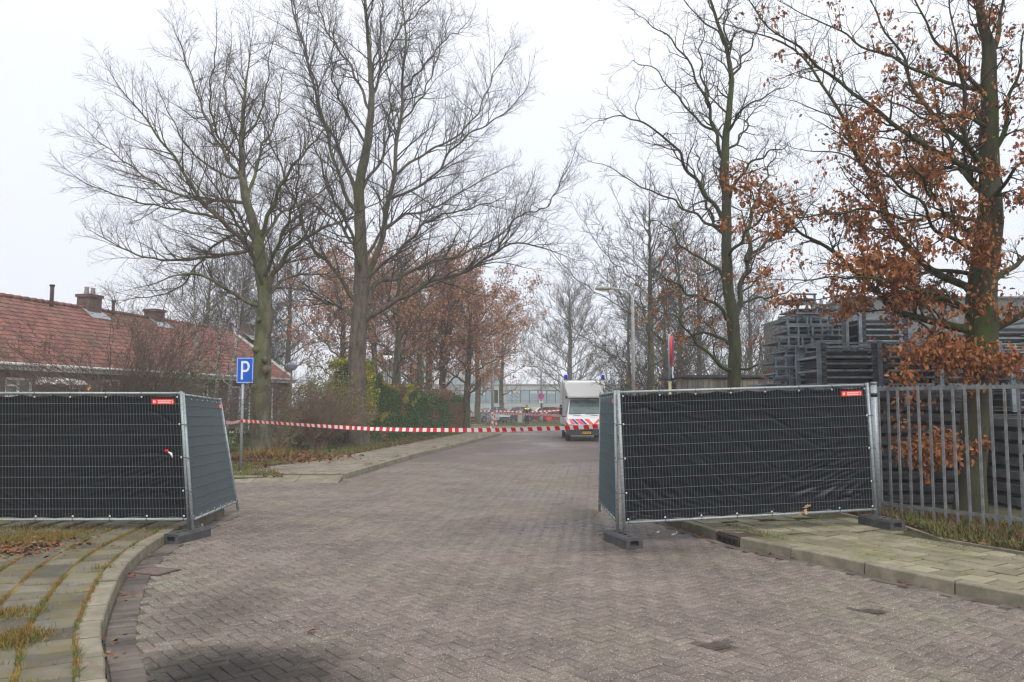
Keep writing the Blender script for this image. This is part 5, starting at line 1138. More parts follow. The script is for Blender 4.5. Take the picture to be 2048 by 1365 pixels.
lp_ = MB(); lp_.add(quadp(-.105, -.05, -.235, .235, .004), [(0, 1, 2, 3)])
outer, inner = [], []
def pp(x, z): return cc + ax * x + upv * z + nn * .004
outer = [(-.05, .235), (.02, .235)] + [(.02 + .105 * math.sin(a), .095 + .14 * math.cos(a)) for a in [math.pi * i / 12 for i in range(13)]] + [(-.05, -.045)]
inner = [(-.05, .178), (.02, .178)] + [(.02 + .048 * math.sin(a), .095 + .083 * math.cos(a)) for a in [math.pi * i / 12 for i in range(13)]] + [(-.05, .012)]
n = len(outer); lp_.add([pp(*q) for q in outer] + [pp(*q) for q in inner], [(i, i + 1, n + i + 1, n + i) for i in range(n - 1)]); lp_.build('letter', M_SIGNW, tp)
for z_ in (.15, -.15): MB().box(cc + upv * z_ - nn * .05, (.12, .03, .03)).build('clamp', M_GALVD, tp)

# ------------------------------------------------------------------ barrier tape
def tape(label, pts, w=.078, per=.10, twist=None, name='barrier_tape', red0=False):
    c = catmull([Vector(p) for p in pts], .035); red, wh = MB(), MB(); s_ = 0; n = len(c)
    t = thing(name, label, 'barrier tape', pts[0], 'red and white barrier tapes')
    def upat(i):
        tg = (c[min(i + 1, n - 1)] - c[max(i - 1, 0)]).normalized(); a = twist(i / n) if twist else 0
        h = tg.cross(Vector((0, 0, 1)));  h = h.normalized() if h.length > .05 else Vector((0, 1, 0)); u = h.cross(tg).normalized(); return u * math.cos(a) + h * math.sin(a)
    for i in range(n - 1):
        u0, u1 = upat(i) * w / 2, upat(i + 1) * w / 2
        (red if (int(s_ / per) % 2 == int(red0)) else wh).add([c[i] - u0, c[i + 1] - u1, c[i + 1] + u1, c[i] + u0], [(0, 1, 2, 3)]); s_ += (c[i + 1] - c[i]).length
    tag(red.build('red_stripes', M_TAPER, t), kind='stuff'); tag(wh.build('white_stripes', M_TAPEW, t), kind='stuff'); return t
mid = lambda a, b, f, sag: a.lerp(b, f) + Vector((0, 0, -sag))
aT = P(481, 842, 20.35); bT = P(1203, 853, 13.58)
ks = [(481, 842), (560, 847), (650, 853), (740, 858), (830, 860), (920, 860.5), (1010, 860), (1100, 857.5), (1203, 853)]
tape('long tape crossing the whole road from the parking sign to the right fence', [P(x, y, 20.35 + (13.58 - 20.35) * min(1, (f := ((x - 481) / 722)) * 20.35 / (20.35 * f + 13.58 * (1 - f)) if True else 0)) for x, y in ks], twist=lambda f: .35 * math.sin(f * 9) + .1)
tape('short tape between the leaning fence and the parking sign', [P(452, 845, 13.7), P(466, 846, 16.5), P(481, 842, 20.35)], w=.06)
aP = P(985, 829, 57.9)
tape('distant tape from the lamp pole towards the police van', [P(987, 827, 57.8), P(1030, 828.5, 54), P(1080, 830, 49), P(1128, 832, 42)], w=.13, per=.16)
tape('second distant tape crossing behind the officer', [P(940, 823, 72), P(1000, 823, 71.5), P(1060, 824, 71), P(1140, 820, 70.5)], w=.12, per=.18)
tape('third distant tape sagging in front of the red car', [P(1062, 829, 69.6), P(1085, 829, 69.6), P(1102, 823, 69.6), P(1140, 819, 69.6)], w=.08, per=.18)
tape('loose tape hanging down the lamp pole at the left', [P(984, 828, 57.8), P(986, 836, 57.7), P(984, 848, 57.6), P(981, 857, 57.5)], w=.13, per=.18)
tape('second loose tape hanging right of the lamp pole', [P(987, 827, 57.8), P(990, 838, 57.6), P(993, 850, 57.5), P(996, 857, 57.4)], w=.13, per=.18, red0=True)
tape('tape end lying on the road at the left corner', [P(996, 857, 57.4), G(1002, 863, .01), G(1012, 865, .01), G(1021, 864, .01)], w=.14, per=.14)

# ------------------------------------------------------------------ white emergency van
M_VANW = mat('van_white', (.80, .81, .81), .25); M_VANBOX = mat('van_box_white', (.74, .75, .74), .45); M_BUMP = mat('van_bumper', (.045, .05, .06), .5)
M_BEACON = mat('beacon_blue', (.005, .02, .55), .15, emit=((.0, .03, .8), .12)); M_ORANGE = mat('stripe_orange', (.85, .10, .04), .4); M_DBLUE = mat('stripe_blue', (.02, .03, .38), .4)
M_CHROME = mat('lamp_glass', (.55, .58, .60), .12, metal=.4); M_TYRE = mat('tyre', (.015, .015, .016), .8); M_YEL = mat('plate_yellow', (.75, .42, .01), .4); M_SCREEN = mat('windscreen', (.10, .15, .145), .12, c2=(.06, .09, .09), scale=1.5, spec=.8)
def wheel(t, x, y, r, w=.22, rim=True):
    g = MB(); k = 18
    prof = [(-w / 2, r * .6), (-w / 2, r * .93), (-w / 2 + .03, r), (w / 2 - .03, r), (w / 2, r * .93), (w / 2, r * .6)]
    vs = [(x + a, y + b * math.cos(j * 2 * math.pi / k), r + b * math.sin(j * 2 * math.pi / k)) for a, b in prof for j in range(k)]
    g.add(vs, [(i * k + j, i * k + (j + 1) % k, (i + 1) * k + (j + 1) % k, (i + 1) * k + j) for i in range(5) for j in range(k)], True)
    o = g.build('wheel', M_TYRE, t, True)
    h = MB(); h.add([(x + s * (w / 2 - .03), y + r * .6 * math.cos(j * 2 * math.pi / k), r + r * .6 * math.sin(j * 2 * math.pi / k)) for s in (-1, 1) for j in range(k)], [tuple(range(k)), tuple(range(k, 2 * k))]); h.build('rim', M_ALU, o, True)
van = thing('police_van', 'white box van with blue beacons and orange blue striping parked facing us', 'van', (3.58, 38.6, 0), None, math.radians(-1.5))
def V(name, mb, m): return mb.build(name, m, van, True)
# cab, lofted sections front to back: (y, half width bottom, half width top, z bottom, z top)
secs = [(0.0, .84, .80, .50, .80), (.18, .95, .88, .42, 1.07), (.50, .97, .90, .40, 1.18), (.80, .97, .89, .40, 1.27), (1.45, .97, .76, .40, 2.02), (1.75, .97, .74, .40, 2.10), (2.3, .97, .76, .40, 2.12)]
vs = []
for y, wb, wt, z0, z1 in secs: vs += [(-wb, y, z0), (wb, y, z0), (wb * 1.0, y, z0 + (min(z1, 1.2) - z0) * .8), (wt, y, z1 - .03), (wt - .08, y, z1), (-wt + .08, y, z1), (-wt, y, z1 - .03), (-wb, y, z0 + (min(z1, 1.2) - z0) * .8)]
k = 8; n = len(secs)
V('cab', MB().add(vs, [(i * k + j, i * k + (j + 1) % k, (i + 1) * k + (j + 1) % k, (i + 1) * k + j) for i in range(n - 1) for j in range(k)] + [tuple(range(k)), tuple((n - 1) * k + j for j in range(k))]), M_VANW)
def on(x, f, o=.012):  # point on the windscreen slope, f 0 bottom .. 1 top
    y = .80 + .65 * f; z = 1.27 + .75 * f; return (x, y - o * .75, z + o * .65)
V('windscreen', MB().add([on(-.83, .04), on(.83, .04), on(.72, .93), on(-.72, .93)], [(0, 1, 2, 3)]), M_SCREEN)
for x0 in (-.8, .02): V('wiper', MB().bar(on(x0, .02, .03), on(x0 + .62, .07, .03), .03, .015), M_BLACK)
for x0 in (-.42, .12, .46): V('headrest', MB().box(on(x0, .72, .016), (.22, .012, .20), 0, .004), mat('seat_shadow', (.04, .06, .06), .4))  # dark headrest shapes set against the windscreen
for s in (-1, 1):
    V('side_window', MB().add([(s * .975 * .99, 1.05, 1.32), (s * .955, 1.9, 1.32), (s * .80, 1.9, 1.95), (s * .83, 1.5, 1.9)], [(0, 1, 2, 3)]), M_SCREEN)
    V('bonnet_vent', MB().box((s * .42, .62 - .02, 1.245), (.34, .05, .02)), M_BLACK)
    V('mirror_arm', MB().tube([(s * .93, 1.0, 1.18), (s * 1.12, .92, 1.17), (s * 1.2, .9, 1.3)], .022, 6), M_BLACK)
    V('mirror', MB().box((s * 1.2, .88, 1.45), (.14, .10, .36), 0, .02), M_BLACK)
    V('upper_mirror', MB().box((s * 1.2, .88, 1.70), (.11, .09, .10), 0, .02), M_BLACK)
    V('headlight', MB().add([(s * .50, -.014, .62), (s * .84, -.01, .62), (s * .90, .09, .74), (s * .84, -.008, .82), (s * .52, -.014, .78)], [(0, 1, 2, 3, 4)]), M_CHROME)
    V('headlight_bulb', MB().lathe([(.05, 0), (.06, .02), (.03, .03)], (s * .68, -.04, .70), 10), M_BLACK)
    V('roof_bracket', MB().box((s * .92, 1.35, 2.98), (.26, .25, .03)), M_ALU)
    V('marker_lamp', MB().lathe([(.05, -.05), (.06, 0), (.04, .05)], (s * .90, 1.38, 2.12), 10), M_BLACK)
    for (bx, by, bz) in ((s * .92, 1.35, 3.0), (s * .58, 1.62, 2.10)):
        V('beacon', MB().lathe([(.09, .06), (.09, .2), (.07, .24), (.01, .25)], (bx, by, bz), 14), M_BEACON)
        V('beacon_base', MB().lathe([(.10, 0), (.10, .06)], (bx, by, bz), 14), M_BLACK)
V('grille', MB().box((0, -.008, .70), (.86, .03, .09)), M_BLACK); V('grille_bar', MB().box((0, -.022, .765), (.9, .02, .03)), M_VANW); V('badge', MB().box((0, -.03, .70), (.16, .01, .05)), M_CHROME)
V('bumper', MB().add([(-.97, .12, .30), (.97, .12, .30), (.9, -.10, .30), (-.9, -.10, .30), (-.99, .12, .58), (.99, .12, .58), (.9, -.12, .60), (-.9, -.12, .60)], [(3, 2, 1, 0), (4, 5, 6, 7), (0, 1, 5, 4), (1, 2, 6, 5), (2, 3, 7, 6), (3, 0, 4, 7)]), M_BUMP)
V('bumper_intake', MB().box((0, -.125, .53), (.56, .02, .09)), M_BLACK)
V('number_plate', MB().box((0, -.135, .42), (.40, .015, .10), 0, .003), M_YEL)
pl_ = MB(); x = -.165
for k_ in range(8):
    if k_ in (2, 5): pl_.box((x + .01, -.1445, .42), (.016, .002, .01)); x += .03
    else: pl_.box((x + .015, -.1445, .42), (.026, .002, .055)); x += .042
tag(V('plate_characters', pl_, M_BLACK), kind='stuff')
# diagonal striping across the bonnet front
def onb(x, f): y = -.014 + .18 * f; z = .80 + .27 * f + .008; return (x, y, z)
st = [(-.86, M_ORANGE), (-.62, M_DBLUE), (-.44, M_ORANGE), (-.22, M_DBLUE), (.02, M_ORANGE), (.40, M_ORANGE), (.66, M_ORANGE)]
for i, (x, m) in enumerate(st):
    d = -.22 if i < 5 else .22; wd = .20 if m is M_ORANGE else .13
    if i < 5: q = [onb(x + .14, .02), onb(x + .14 + wd, .02), onb(x + wd - .12, .97), onb(x - .12, .97)]
    else: q = [onb(x - .08, .02), onb(x - .08 + wd * .7, .02), onb(x + wd * .7 + .16, .97), onb(x + .16, .97)]
    q = [(max(-.84, min(.84, a)), b, c_) for a, b, c_ in q]; V('stripe', MB().add(q, [(0, 1, 2, 3)]), m)
for s in (-1, 1):
    V('corner_stripe', MB().add([(s * .985, .19, .62), (s * .985, .6, .62), (s * .985, .55, 1.02), (s * .97, .2, .98)], [(0, 1, 2, 3)]), M_ORANGE)
    V('corner_reflector', MB().add([(s * .86, -.02, .62), (s * .96, .14, .62), (s * .955, .14, .95), (s * .86, -.02, .8)], [(0, 1, 2, 3)]), M_ORANGE)
# box body with the rounded front over the cab
bx = MB(); bsec = []
for (y, hw, z0, z1, c_) in ((2.2, 1.06, .75, 2.97, .03), (6.4, 1.06, .75, 2.97, .03)):
    bsec += [(-hw, y, z0), (hw, y, z0), (hw, y, z1 - c_), (hw - c_, y, z1), (-hw + c_, y, z1), (-hw, y, z1 - c_)]
bx.add(bsec, [(5, 4, 3, 2, 1, 0), tuple(range(6, 12))] + [(i, (i + 1) % 6, 6 + (i + 1) % 6, 6 + i) for i in range(6)]); V('box_body', bx, M_VANBOX)
lu = MB(); rings = []
for (y, k_, zt, zb) in ((1.02, .90, 2.84, 2.16), (1.06, .97, 2.90, 2.10), (1.30, .99, 2.95, 2.08), (2.25, 1.0, 2.96, 2.08)):
    hw = .93 * k_ + .10; hb = .80 * k_ + .06
    rings += [(-hb, y, zb), (hb, y, zb), (hw, y, zt - .3), (hw - .02, y, zt - .08), (hw - .12, y, zt), (-hw + .12, y, zt), (-hw + .02, y, zt - .08), (-hw, y, zt - .3)]
lu.add(rings, [(i * 8 + j, i * 8 + (j + 1) % 8, i * 8 + 8 + (j + 1) % 8, i * 8 + 8 + j) for i in range(3) for j in range(8)] + [tuple(reversed(range(8)))]); V('overhang', lu, M_VANBOX)
for x in (-.35, 0, .35): V('marker_light', MB().box((x, 2.19, 2.965), (.07, .04, .03)), M_BLACK)
V('roof_front_panel', MB().box((0, 1.9, 2.965), (1.5, .5, .03)), M_ALU)
for s in (-1, 1): V('corner_trim', MB().box((s * 1.05, 2.19, 1.86), (.03, .03, 2.2)), M_ALU)
V('chassis', MB().box((0, 3.3, .55), (1.5, 5.8, .3)), M_BLACK)
for s in (-1, 1):
    wheel(van, s * .86, .82, .34); wheel(van, s * .86, 4.6, .34, .3)

# ------------------------------------------------------------------ parked cars
def car(label, loc, rz, m, L=4.2, W_=1.72, H=1.42, name='parked_car'):
    t = thing(name, label, 'car', loc, 'parked cars beyond the verge', rz)
    prof = [(-.5, .28, .58, .92), (-.485, .20, .68, .97), (-.40, .17, .72, 1), (-.22, .17, .82, 1), (-.20, .17, .83, 1), (.0, .17, .85, 1), (.2, .17, .86, 1), (.38, .17, .86, 1), (.47, .20, .84, .96), (.5, .3, .70, .9)]
    vs = []; k = 6
    for x, z0, z1, ww in prof:
        w = W_ / 2 * ww; X = x * L; vs += [(X, -w * .95, z0), (X, -w, (z0 + z1) / 2), (X, -w * .93, z1), (X, w * .93, z1), (X, w, (z0 + z1) / 2), (X, w * .95, z0)]
    n = len(prof); MB().add(vs, [(i * k + j, i * k + (j + 1) % k, (i + 1) * k + (j + 1) % k, (i + 1) * k + j) for i in range(n - 1) for j in range(k)] + [tuple(reversed(range(k))), tuple((n - 1) * k + j for j in range(k))]).build('body', m, t, True)
    cab = [(-.25, .80, .86), (-.06, 1.36 * H / 1.42, .70), (.05, H, .68), (.22, H * .985, .67), (.36, H * .93, .68), (.47, .84, .80)]
    vs = []
    for x, z, ww in cab:
        w = W_ / 2; X = x * L; zb = .83; vs += [(X, -w * .90, zb if z > .86 else z - .02), (X, -w * ww, z), (X, w * ww, z), (X, w * .90, zb if z > .86 else z - .02)]
    MB().add(vs, [(i * 4 + j, i * 4 + (j + 1) % 4, i * 4 + 4 + (j + 1) % 4, i * 4 + 4 + j) for i in range(5) for j in range(4)]).build('windows', M_GLASS, t, True)
    r = MB(); rs = [(-.05, 1.375 * H / 1.42), (.05, H + .012), (.22, H * .985 + .012), (.355, H * .935 + .01)]
    r.add([(x * L, s * W_ / 2 * .69, z) for x, z in rs for s in (-1, 1)] + [(x * L, s * W_ / 2 * .6, z + .02) for x, z in rs for s in (-1, 1)], [(2 * i, 2 * i + 1, 2 * i + 3, 2 * i + 2) for i in range(3)] + [(8 + 2 * i, 9 + 2 * i, 11 + 2 * i, 10 + 2 * i) for i in range(3)]); r.build('roof', m, t, True)
    for s in (-1, 1):
        for xa, xb in ((-.24, -.06), (.35, .46)):
            za, zb = (.82, 1.36) if xa < 0 else (1.3, .86)
            MB().bar((xa * L, s * W_ / 2 * .87, za), (xb * L, s * W_ / 2 * .71, zb), .07, .05).build('pillar', m, t, True)
        MB().bar((.1 * L, s * W_ / 2 * .905, .84), (.11 * L, s * W_ / 2 * .70, H - .02), .06, .04).build('pillar', m, t, True)
        MB().box((-.49 * L, s * .58, .62), (.08, .34, .14), 0, .02).build('headlight', M_CHROME, t, True)
        MB().box((.493 * L, s * .62, .68), (.06, .22, .16), 0, .02).build('tail_light', M_RED, t, True)
        MB().box((-.2 * L, s * (W_ / 2 + .08), .88), (.10, .16, .12), 0, .02).build('mirror', m, t, True)
    MB().box((-.498 * L, 0, .45), (.05, .8, .10)).build('grille', M_BLACK, t, True)
    MB().box((-.505 * L, 0, .33), (.03, .5, .11)).build('number_plate', M_YEL, t, True)
    for x in (-.31, .31):
        for s in (-1, 1):
            g = MB(); r_ = .31; k = 16; y = s * (W_ / 2 - .09)
            g.add([(x * L + r_ * math.cos(a * 2 * math.pi / k), y + o, r_ + r_ * math.sin(a * 2 * math.pi / k)) for o in (-.1, .1) for a in range(k)], [tuple(range(k)), tuple(range(k, 2 * k))] + [(i, (i + 1) % k, k + (i + 1) % k, k + i) for i in range(k)])
            w_ = g.build('wheel', M_TYRE, t, True)
            MB().add([(x * L + .19 * math.cos(a * 2 * math.pi / k), y + s * .104, r_ + .19 * math.sin(a * 2 * math.pi / k)) for a in range(k)], [tuple(range(k))]).build('rim', M_ALU, w_, True)
    return t
c = base(978, 77); car('silver hatchback parked at the left by the hedge end', (c.x, 77, 0.05), math.radians(42), mat('car_silver', (.50, .53, .56), .3, metal=.3))
c = base(1027, 79); car('dark grey car mostly hidden by the low brown hedge', (c.x, 79, .05), math.radians(20), mat('car_grey', (.10, .12, .15), .3, metal=.3))
c = base(1112, 78); car('red car parked left of the police van', (c.x, 78, .05), math.radians(160), mat('car_red', (.42, .02, .035), .35))
c = base(1060, 80.5); car('pale car glimpsed behind the low brown hedge', (c.x, 82, .05), math.radians(5), mat('car_pale', (.32, .34, .36), .3, metal=.3))
# ------------------------------------------------------------------ far verge, low hedge, office building
vg = MB().slab([(-40, 66), (60, 66), (60, 110), (-40, 110)], -.055, .06); tag(vg.build('far_verge', mat('verge_grass', (.10, .14, .04), 1, c2=(.15, .14, .06), scale=.6, bump=.8, bscale=6, c3=(.09, .055, .035), scale3=.35, th3=(.52, .66))), kind='structure')
cp = MB().slab([(-39, 74.6), (59, 74.6), (59, 98), (-39, 98)], .05, .066); tag(cp.build('car_park', M_ROADFAR), kind='structure')
hd = thing('low_hedge', 'low bare brown hedge in front of the parked cars', 'hedge', (2, 73.5, .06))
N = 9000; p = np.stack([rng.uniform(-5.0, 9, N), 73.6 + rng.normal(0, .25, N), .1 + rng.random(N) ** .8 * .95], 1); p = p[(p[:, 0] < -1.8) | (p[:, 0] > -.8) | (rng.random(N) < .15)]
v_, f_ = scatter(p, LEAFT * np.array([.5, 2.2, 1]), LEAFF, rng.uniform(.05, .12, len(p))); tag(put('twigs', npmesh('twigs', v_, f_), mat('low_hedge_twig', (1, 1, 1), .9, rnd=((.10, .06, .05), (.14, .09, .07), (.07, .05, .045), (.09, .10, .05))), hd), kind='stuff')
# small things on the far verge
c = P(1098, 838, 69); t = thing('red_marker', 'small red marker board on a stick in the far grass', 'marker', (c.x, 69, .06))
MB().box((c.x, 69, c.z), (.42, .03, .32), 0, .01).build('board', M_RED, t); MB().tube([(c.x, 69.03, 0), (c.x, 69.03, c.z)], .03, 6).build('stick', M_ALU, t)
c = P(1010, 842, 68.5); t = thing('covered_scooter', 'small white and dark blue scooter on the verge left of the officer', 'scooter', (c.x, 68.5, .06))
wheel_m = []
for dx in (-.32, .32):
    g = MB(); k = 14; g.tube([(c.x + dx + .2 * math.cos(a * 2 * math.pi / k), 68.5, .28 + .2 * math.sin(a * 2 * math.pi / k)) for a in range(k + 1)], .05, 6, False); g.build('wheel', M_TYRE, t)
MB().add([(c.x - .35, 68.38, .35), (c.x + .3, 68.38, .35), (c.x + .3, 68.62, .35), (c.x - .35, 68.62, .35), (c.x - .5, 68.4, .66), (c.x + .45, 68.42, .72), (c.x + .45, 68.58, .72), (c.x - .5, 68.6, .66)], [(3, 2, 1, 0), (4, 5, 6, 7), (0, 1, 5, 4), (1, 2, 6, 5), (2, 3, 7, 6), (3, 0, 4, 7)]).build('body', mat('scooter_blue', (.05, .06, .10), .4), t)
MB().box((c.x, 68.48, .74), (.85, .28, .09), 0, .02).build('seat', M_WHITE, t); MB().tube([(c.x - .38, 68.5, .6), (c.x - .3, 68.5, .95), (c.x - .3, 68.25, .98)], .02, 6).build('handlebar', M_ALU, t)
c = P(1040, 833, 72.8); t = thing('utility_cabinet', 'pale green utility cabinet right beside the officer', 'cabinet', (c.x, 72.8, .06)); MB().box((c.x, 72.8, .62), (.42, .35, 1.12), 0, .02).build('body', mat('cabinet_green', (.36, .40, .36), .6), t); MB().box((c.x, 72.62, .6), (.34, .02, .9)).build('door', mat('cabinet_door', (.32, .36, .32), .6), t); MB().box((c.x, 72.8, 1.2), (.46, .4, .05)).build('lid', M_ALU, t)
c = P(1047, 820, 73); t = thing('small_board', 'small brown notice board behind the officer', 'sign', (c.x, 73, .06)); MB().box((c.x, 73, c.z), (.42, .03, .22)).build('board', mat('board_olive', (.16, .15, .09), .7), t); MB().tube([(c.x, 73.03, 0), (c.x, 73.03, c.z)], .03, 6).build('post', M_ALU, t)
# low office building
ob = thing('office_building', 'long low pale building with a bluish window band in the haze', 'building', (0, 112, 0)); y = 112.0
M_CON = mat('pale_panel', (.36, .375, .37), .8, c2=(.33, .34, .335), scale=.4); M_BAND = mat('blue_glass', (.24, .32, .36), .3, c2=(.20, .27, .31), scale=.2, spec=.6)  # window band colour lightened to paint haze into it
zt = P(1000, 770, y).z; zb0 = P(1000, 807, y).z; zb1 = P(1000, 780.5, y).z; x0, x1 = P(845, 800, y).x, P(1300, 800, y).x
MB().box(((x0 + x1) / 2, y + 6, zb0 / 2), (x1 - x0, 12, zb0)).build('lower_wall', M_CON, ob); MB().box(((x0 + x1) / 2, y + 6, (zt + zb1) / 2), (x1 - x0, 12, zt - zb1)).build('upper_wall', M_CON, ob)
MB().box(((x0 + x1) / 2, y + 6.2, (zb0 + zb1) / 2), (x1 - x0 - .4, 11.6, zb1 - zb0)).build('core', M_DARK, ob)
px = 850
while px < 1290:
    xa, xb = P(px, 800, y).x, P(px + 17.4, 800, y).x
    if not 996 < px + 8 < 1012:
        w_ = MB().box(((xa + xb) / 2, y + .12, (zb0 + zb1) / 2), (xb - xa - .08, .1, zb1 - zb0 - .06)).build('window', M_BAND, ob)
        MB().box(((xa + xb) / 2, y + .05, zb0 + (zb1 - zb0) * .24), (xb - xa - .1, .05, .05)).build('transom', M_ALU, w_)
        if R() < .5: MB().box(((xa + xb) / 2, y + .055, zb0 + (zb1 - zb0) * U(.72, .86)), ((xb - xa) * .8, .02, .35)).build('blind', mat('blind', (.45, .5, .52), .6), w_)
    px += 17.4
MB().box((P(1004, 800, y).x, y + .1, (zb0 + zb1) / 2), (1.1, .3, zb1 - zb0)).build('pier', M_CON, ob)
px = 850
while px < 1295: MB().box((P(px, 800, y).x, y - .012, zb0 / 2), (.05, .03, zb0)).build('joint', M_ALU, ob); px += 34.8
MB().box(((x0 + x1) / 2, y + 6, zt + .06), (x1 - x0 + .3, 12.3, .12)).build('roof_edge', mat('roof_edge', (.30, .34, .34), .6), ob)
tb = thing('tower_block', 'faint pale upper block rising behind the left end of the low building', 'building', (-9, 150, 0)); x0, x1, z1 = P(880, 740, 150).x, P(1000, 740, 150).x, P(940, 738, 150).z
MB().box(((x0 + x1) / 2, 156, z1 / 2), (x1 - x0, 12, z1)).build('wall', M_CON, tb)
for i in range(5): MB().box((x0 + (i + .5) * (x1 - x0) / 5, 149.93, z1 - 2.2), (1.4, .1, 1.6)).build('window', M_BAND, tb)
MB().box(((x0 + x1) / 2, 156, z1 + .1), (x1 - x0 + .3, 12.3, .2)).build('roof', M_ALU, tb)

# ------------------------------------------------------------------ police officer
def skin(name, joints, edges, m, parent, sub=1):
    me = bpy.data.meshes.new(name); me.from_pydata([j[:3] for j in joints], edges, []); me.materials.append(m)
    o = bpy.data.objects.new(name, me); COL.objects.link(o); o.parent = parent
    o.modifiers.new('skin', 'SKIN'); sv = me.skin_vertices if me.skin_vertices else None
    if not me.skin_vertices:
        me.skin_vertices.new() if hasattr(me.skin_vertices, 'new') else None
    if me.skin_vertices:
        for i, j in enumerate(joints): me.skin_vertices[0].data[i].radius = (j[3], j[4] if len(j) > 4 else j[3])
        me.skin_vertices[0].data[0].use_root = True
    o.modifiers['skin'].use_smooth_shade = True
    s_ = o.modifiers.new('sub', 'SUBSURF'); s_.levels = sub; s_.render_levels = sub
    return o
pc = G(1054, 852.5, 0); off = thing('person', 'officer in dark uniform with yellow shoulder panel standing on the far road', 'person', (pc.x, pc.y, 0), None, math.radians(12))
M_SKIN = mat('skin', (.45, .27, .20), .6); M_NAVY = mat('uniform_navy', (.018, .022, .035), .8); M_HIVIS = mat('hi_vis', (.75, .85, .02), .6); M_HAIR = mat('hair', (.03, .022, .016), .7)
J = [(0, 0, .93, .12, .10), (0, 0, 1.08, .12, .09), (0, 0, 1.25, .14, .10), (0, 0, 1.38, .13, .09), (0, 0, 1.46, .05, .05), (0, -.01, 1.54, .07, .075), (0, 0, 1.63, .075, .085), (0, 0, 1.69, .05, .055),
     (.09, 0, .86, .085, .085), (.10, .0, .50, .06, .06), (.105, .01, .10, .04, .04), (.11, -.13, .03, .035, .03), (-.09, 0, .86, .085, .085), (-.10, 0, .50, .06, .06), (-.105, .01, .10, .04, .04), (-.11, -.13, .03, .035, .03),
     (.18, 0, 1.37, .055, .055), (.23, .02, 1.12, .042, .042), (.20, -.12, .92, .032, .032), (.19, -.17, .86, .03, .02), (-.18, 0, 1.37, .055, .055), (-.24, .03, 1.12, .042, .042), (-.22, -.06, .88, .032, .032), (-.21, -.08, .81, .03, .02)]
E = [(0, 1), (1, 2), (2, 3), (3, 4), (4, 5), (5, 6), (6, 7), (0, 8), (8, 9), (9, 10), (10, 11), (0, 12), (12, 13), (13, 14), (14, 15), (3, 16), (16, 17), (17, 18), (18, 19), (3, 20), (20, 21), (21, 22), (22, 23)]
# fingers and thumbs
for hand, s in ((19, 1), (23, -1)):
    hx, hy, hz_ = J[hand][:3]
    for q in range(4):
        i0 = len(J); fx = hx + s * .0 + (q - 1.5) * .004; J.append((fx, hy - .03 + q * .018, hz_ - .05, .008, .008)); J.append((fx - s * .01, hy - .032 + q * .018, hz_ - .085 + abs(q - 1.2) * .006, .006, .006)); E += [(hand, i0), (i0, i0 + 1)]
    i0 = len(J); J.append((hx - s * .02, hy - .045, hz_ - .015, .009, .009)); J.append((hx - s * .03, hy - .055, hz_ - .05, .007, .007)); E += [(hand, i0), (i0, i0 + 1)]
skin('body', J, E, M_SKIN, off)
skin('jacket', [(0, 0, .88, .155, .125), (0, 0, 1.08, .145, .115), (0, 0, 1.25, .165, .125), (0, 0, 1.385, .15, .11), (0, 0, 1.44, .075, .07), (.185, 0, 1.37, .072, .072), (.235, .02, 1.12, .06, .06), (.205, -.11, .94, .045, .045), (-.185, 0, 1.37, .072, .072), (-.245, .03, 1.12, .06, .06), (-.222, -.055, .91, .045, .045)],
     [(0, 1), (1, 2), (2, 3), (3, 4), (3, 5), (5, 6), (6, 7), (3, 8), (8, 9), (9, 10)], M_NAVY, off)
skin('trousers', [(0, 0, .95, .14, .115), (.09, 0, .84, .105, .105), (.10, 0, .50, .08, .08), (.105, .01, .09, .065, .065), (-.09, 0, .84, .105, .105), (-.10, 0, .50, .08, .08), (-.105, .01, .09, .065, .065)], [(0, 1), (1, 2), (2, 3), (0, 4), (4, 5), (5, 6)], M_NAVY, off)
skin('yellow_panel', [(0, 0, 1.27, .172, .135), (0, 0, 1.36, .165, .125), (.16, 0, 1.385, .08, .08), (.205, .01, 1.27, .076, .076), (-.16, 0, 1.385, .08, .08), (-.205, .01, 1.27, .076, .076)], [(0, 1), (1, 2), (2, 3), (1, 4), (4, 5)], M_HIVIS, off)
skin('hair', [(0, .03, 1.62, .082, .085), (0, .02, 1.69, .07, .075), (0, .08, 1.60, .045, .05)], [(0, 1), (0, 2)], M_HAIR, off)
for s in (-1, 1):
    MB().add([(s * .11 - .05, -.16, 0), (s * .11 + .05, -.16, 0), (s * .11 + .05, .08, 0), (s * .11 - .05, .08, 0), (s * .11 - .04, -.14, .06), (s * .11 + .04, -.14, .06), (s * .11 + .045, .07, .13), (s * .11 - .045, .07, .13)], [(3, 2, 1, 0), (4, 5, 6, 7), (0, 1, 5, 4), (1, 2, 6, 5), (2, 3, 7, 6), (3, 0, 4, 7)]).build('boot', M_BLACK, off, True)
    MB().lathe([(.004, -.008), (.009, 0), (.004, .008)], (s * .028, -.082, 1.60), 6).build('eye', M_BLACK, off, True)
MB().add([(-.012, -.08, 1.565), (.012, -.08, 1.565), (0, -.105, 1.57), (0, -.083, 1.605)], [(0, 1, 2), (1, 3, 2), (3, 0, 2)]).build('nose', M_SKIN, off, True)
MB().box((0, -.082, 1.54), (.04, .008, .008)).build('mouth', mat('lips', (.3, .1, .09), .6), off, True)

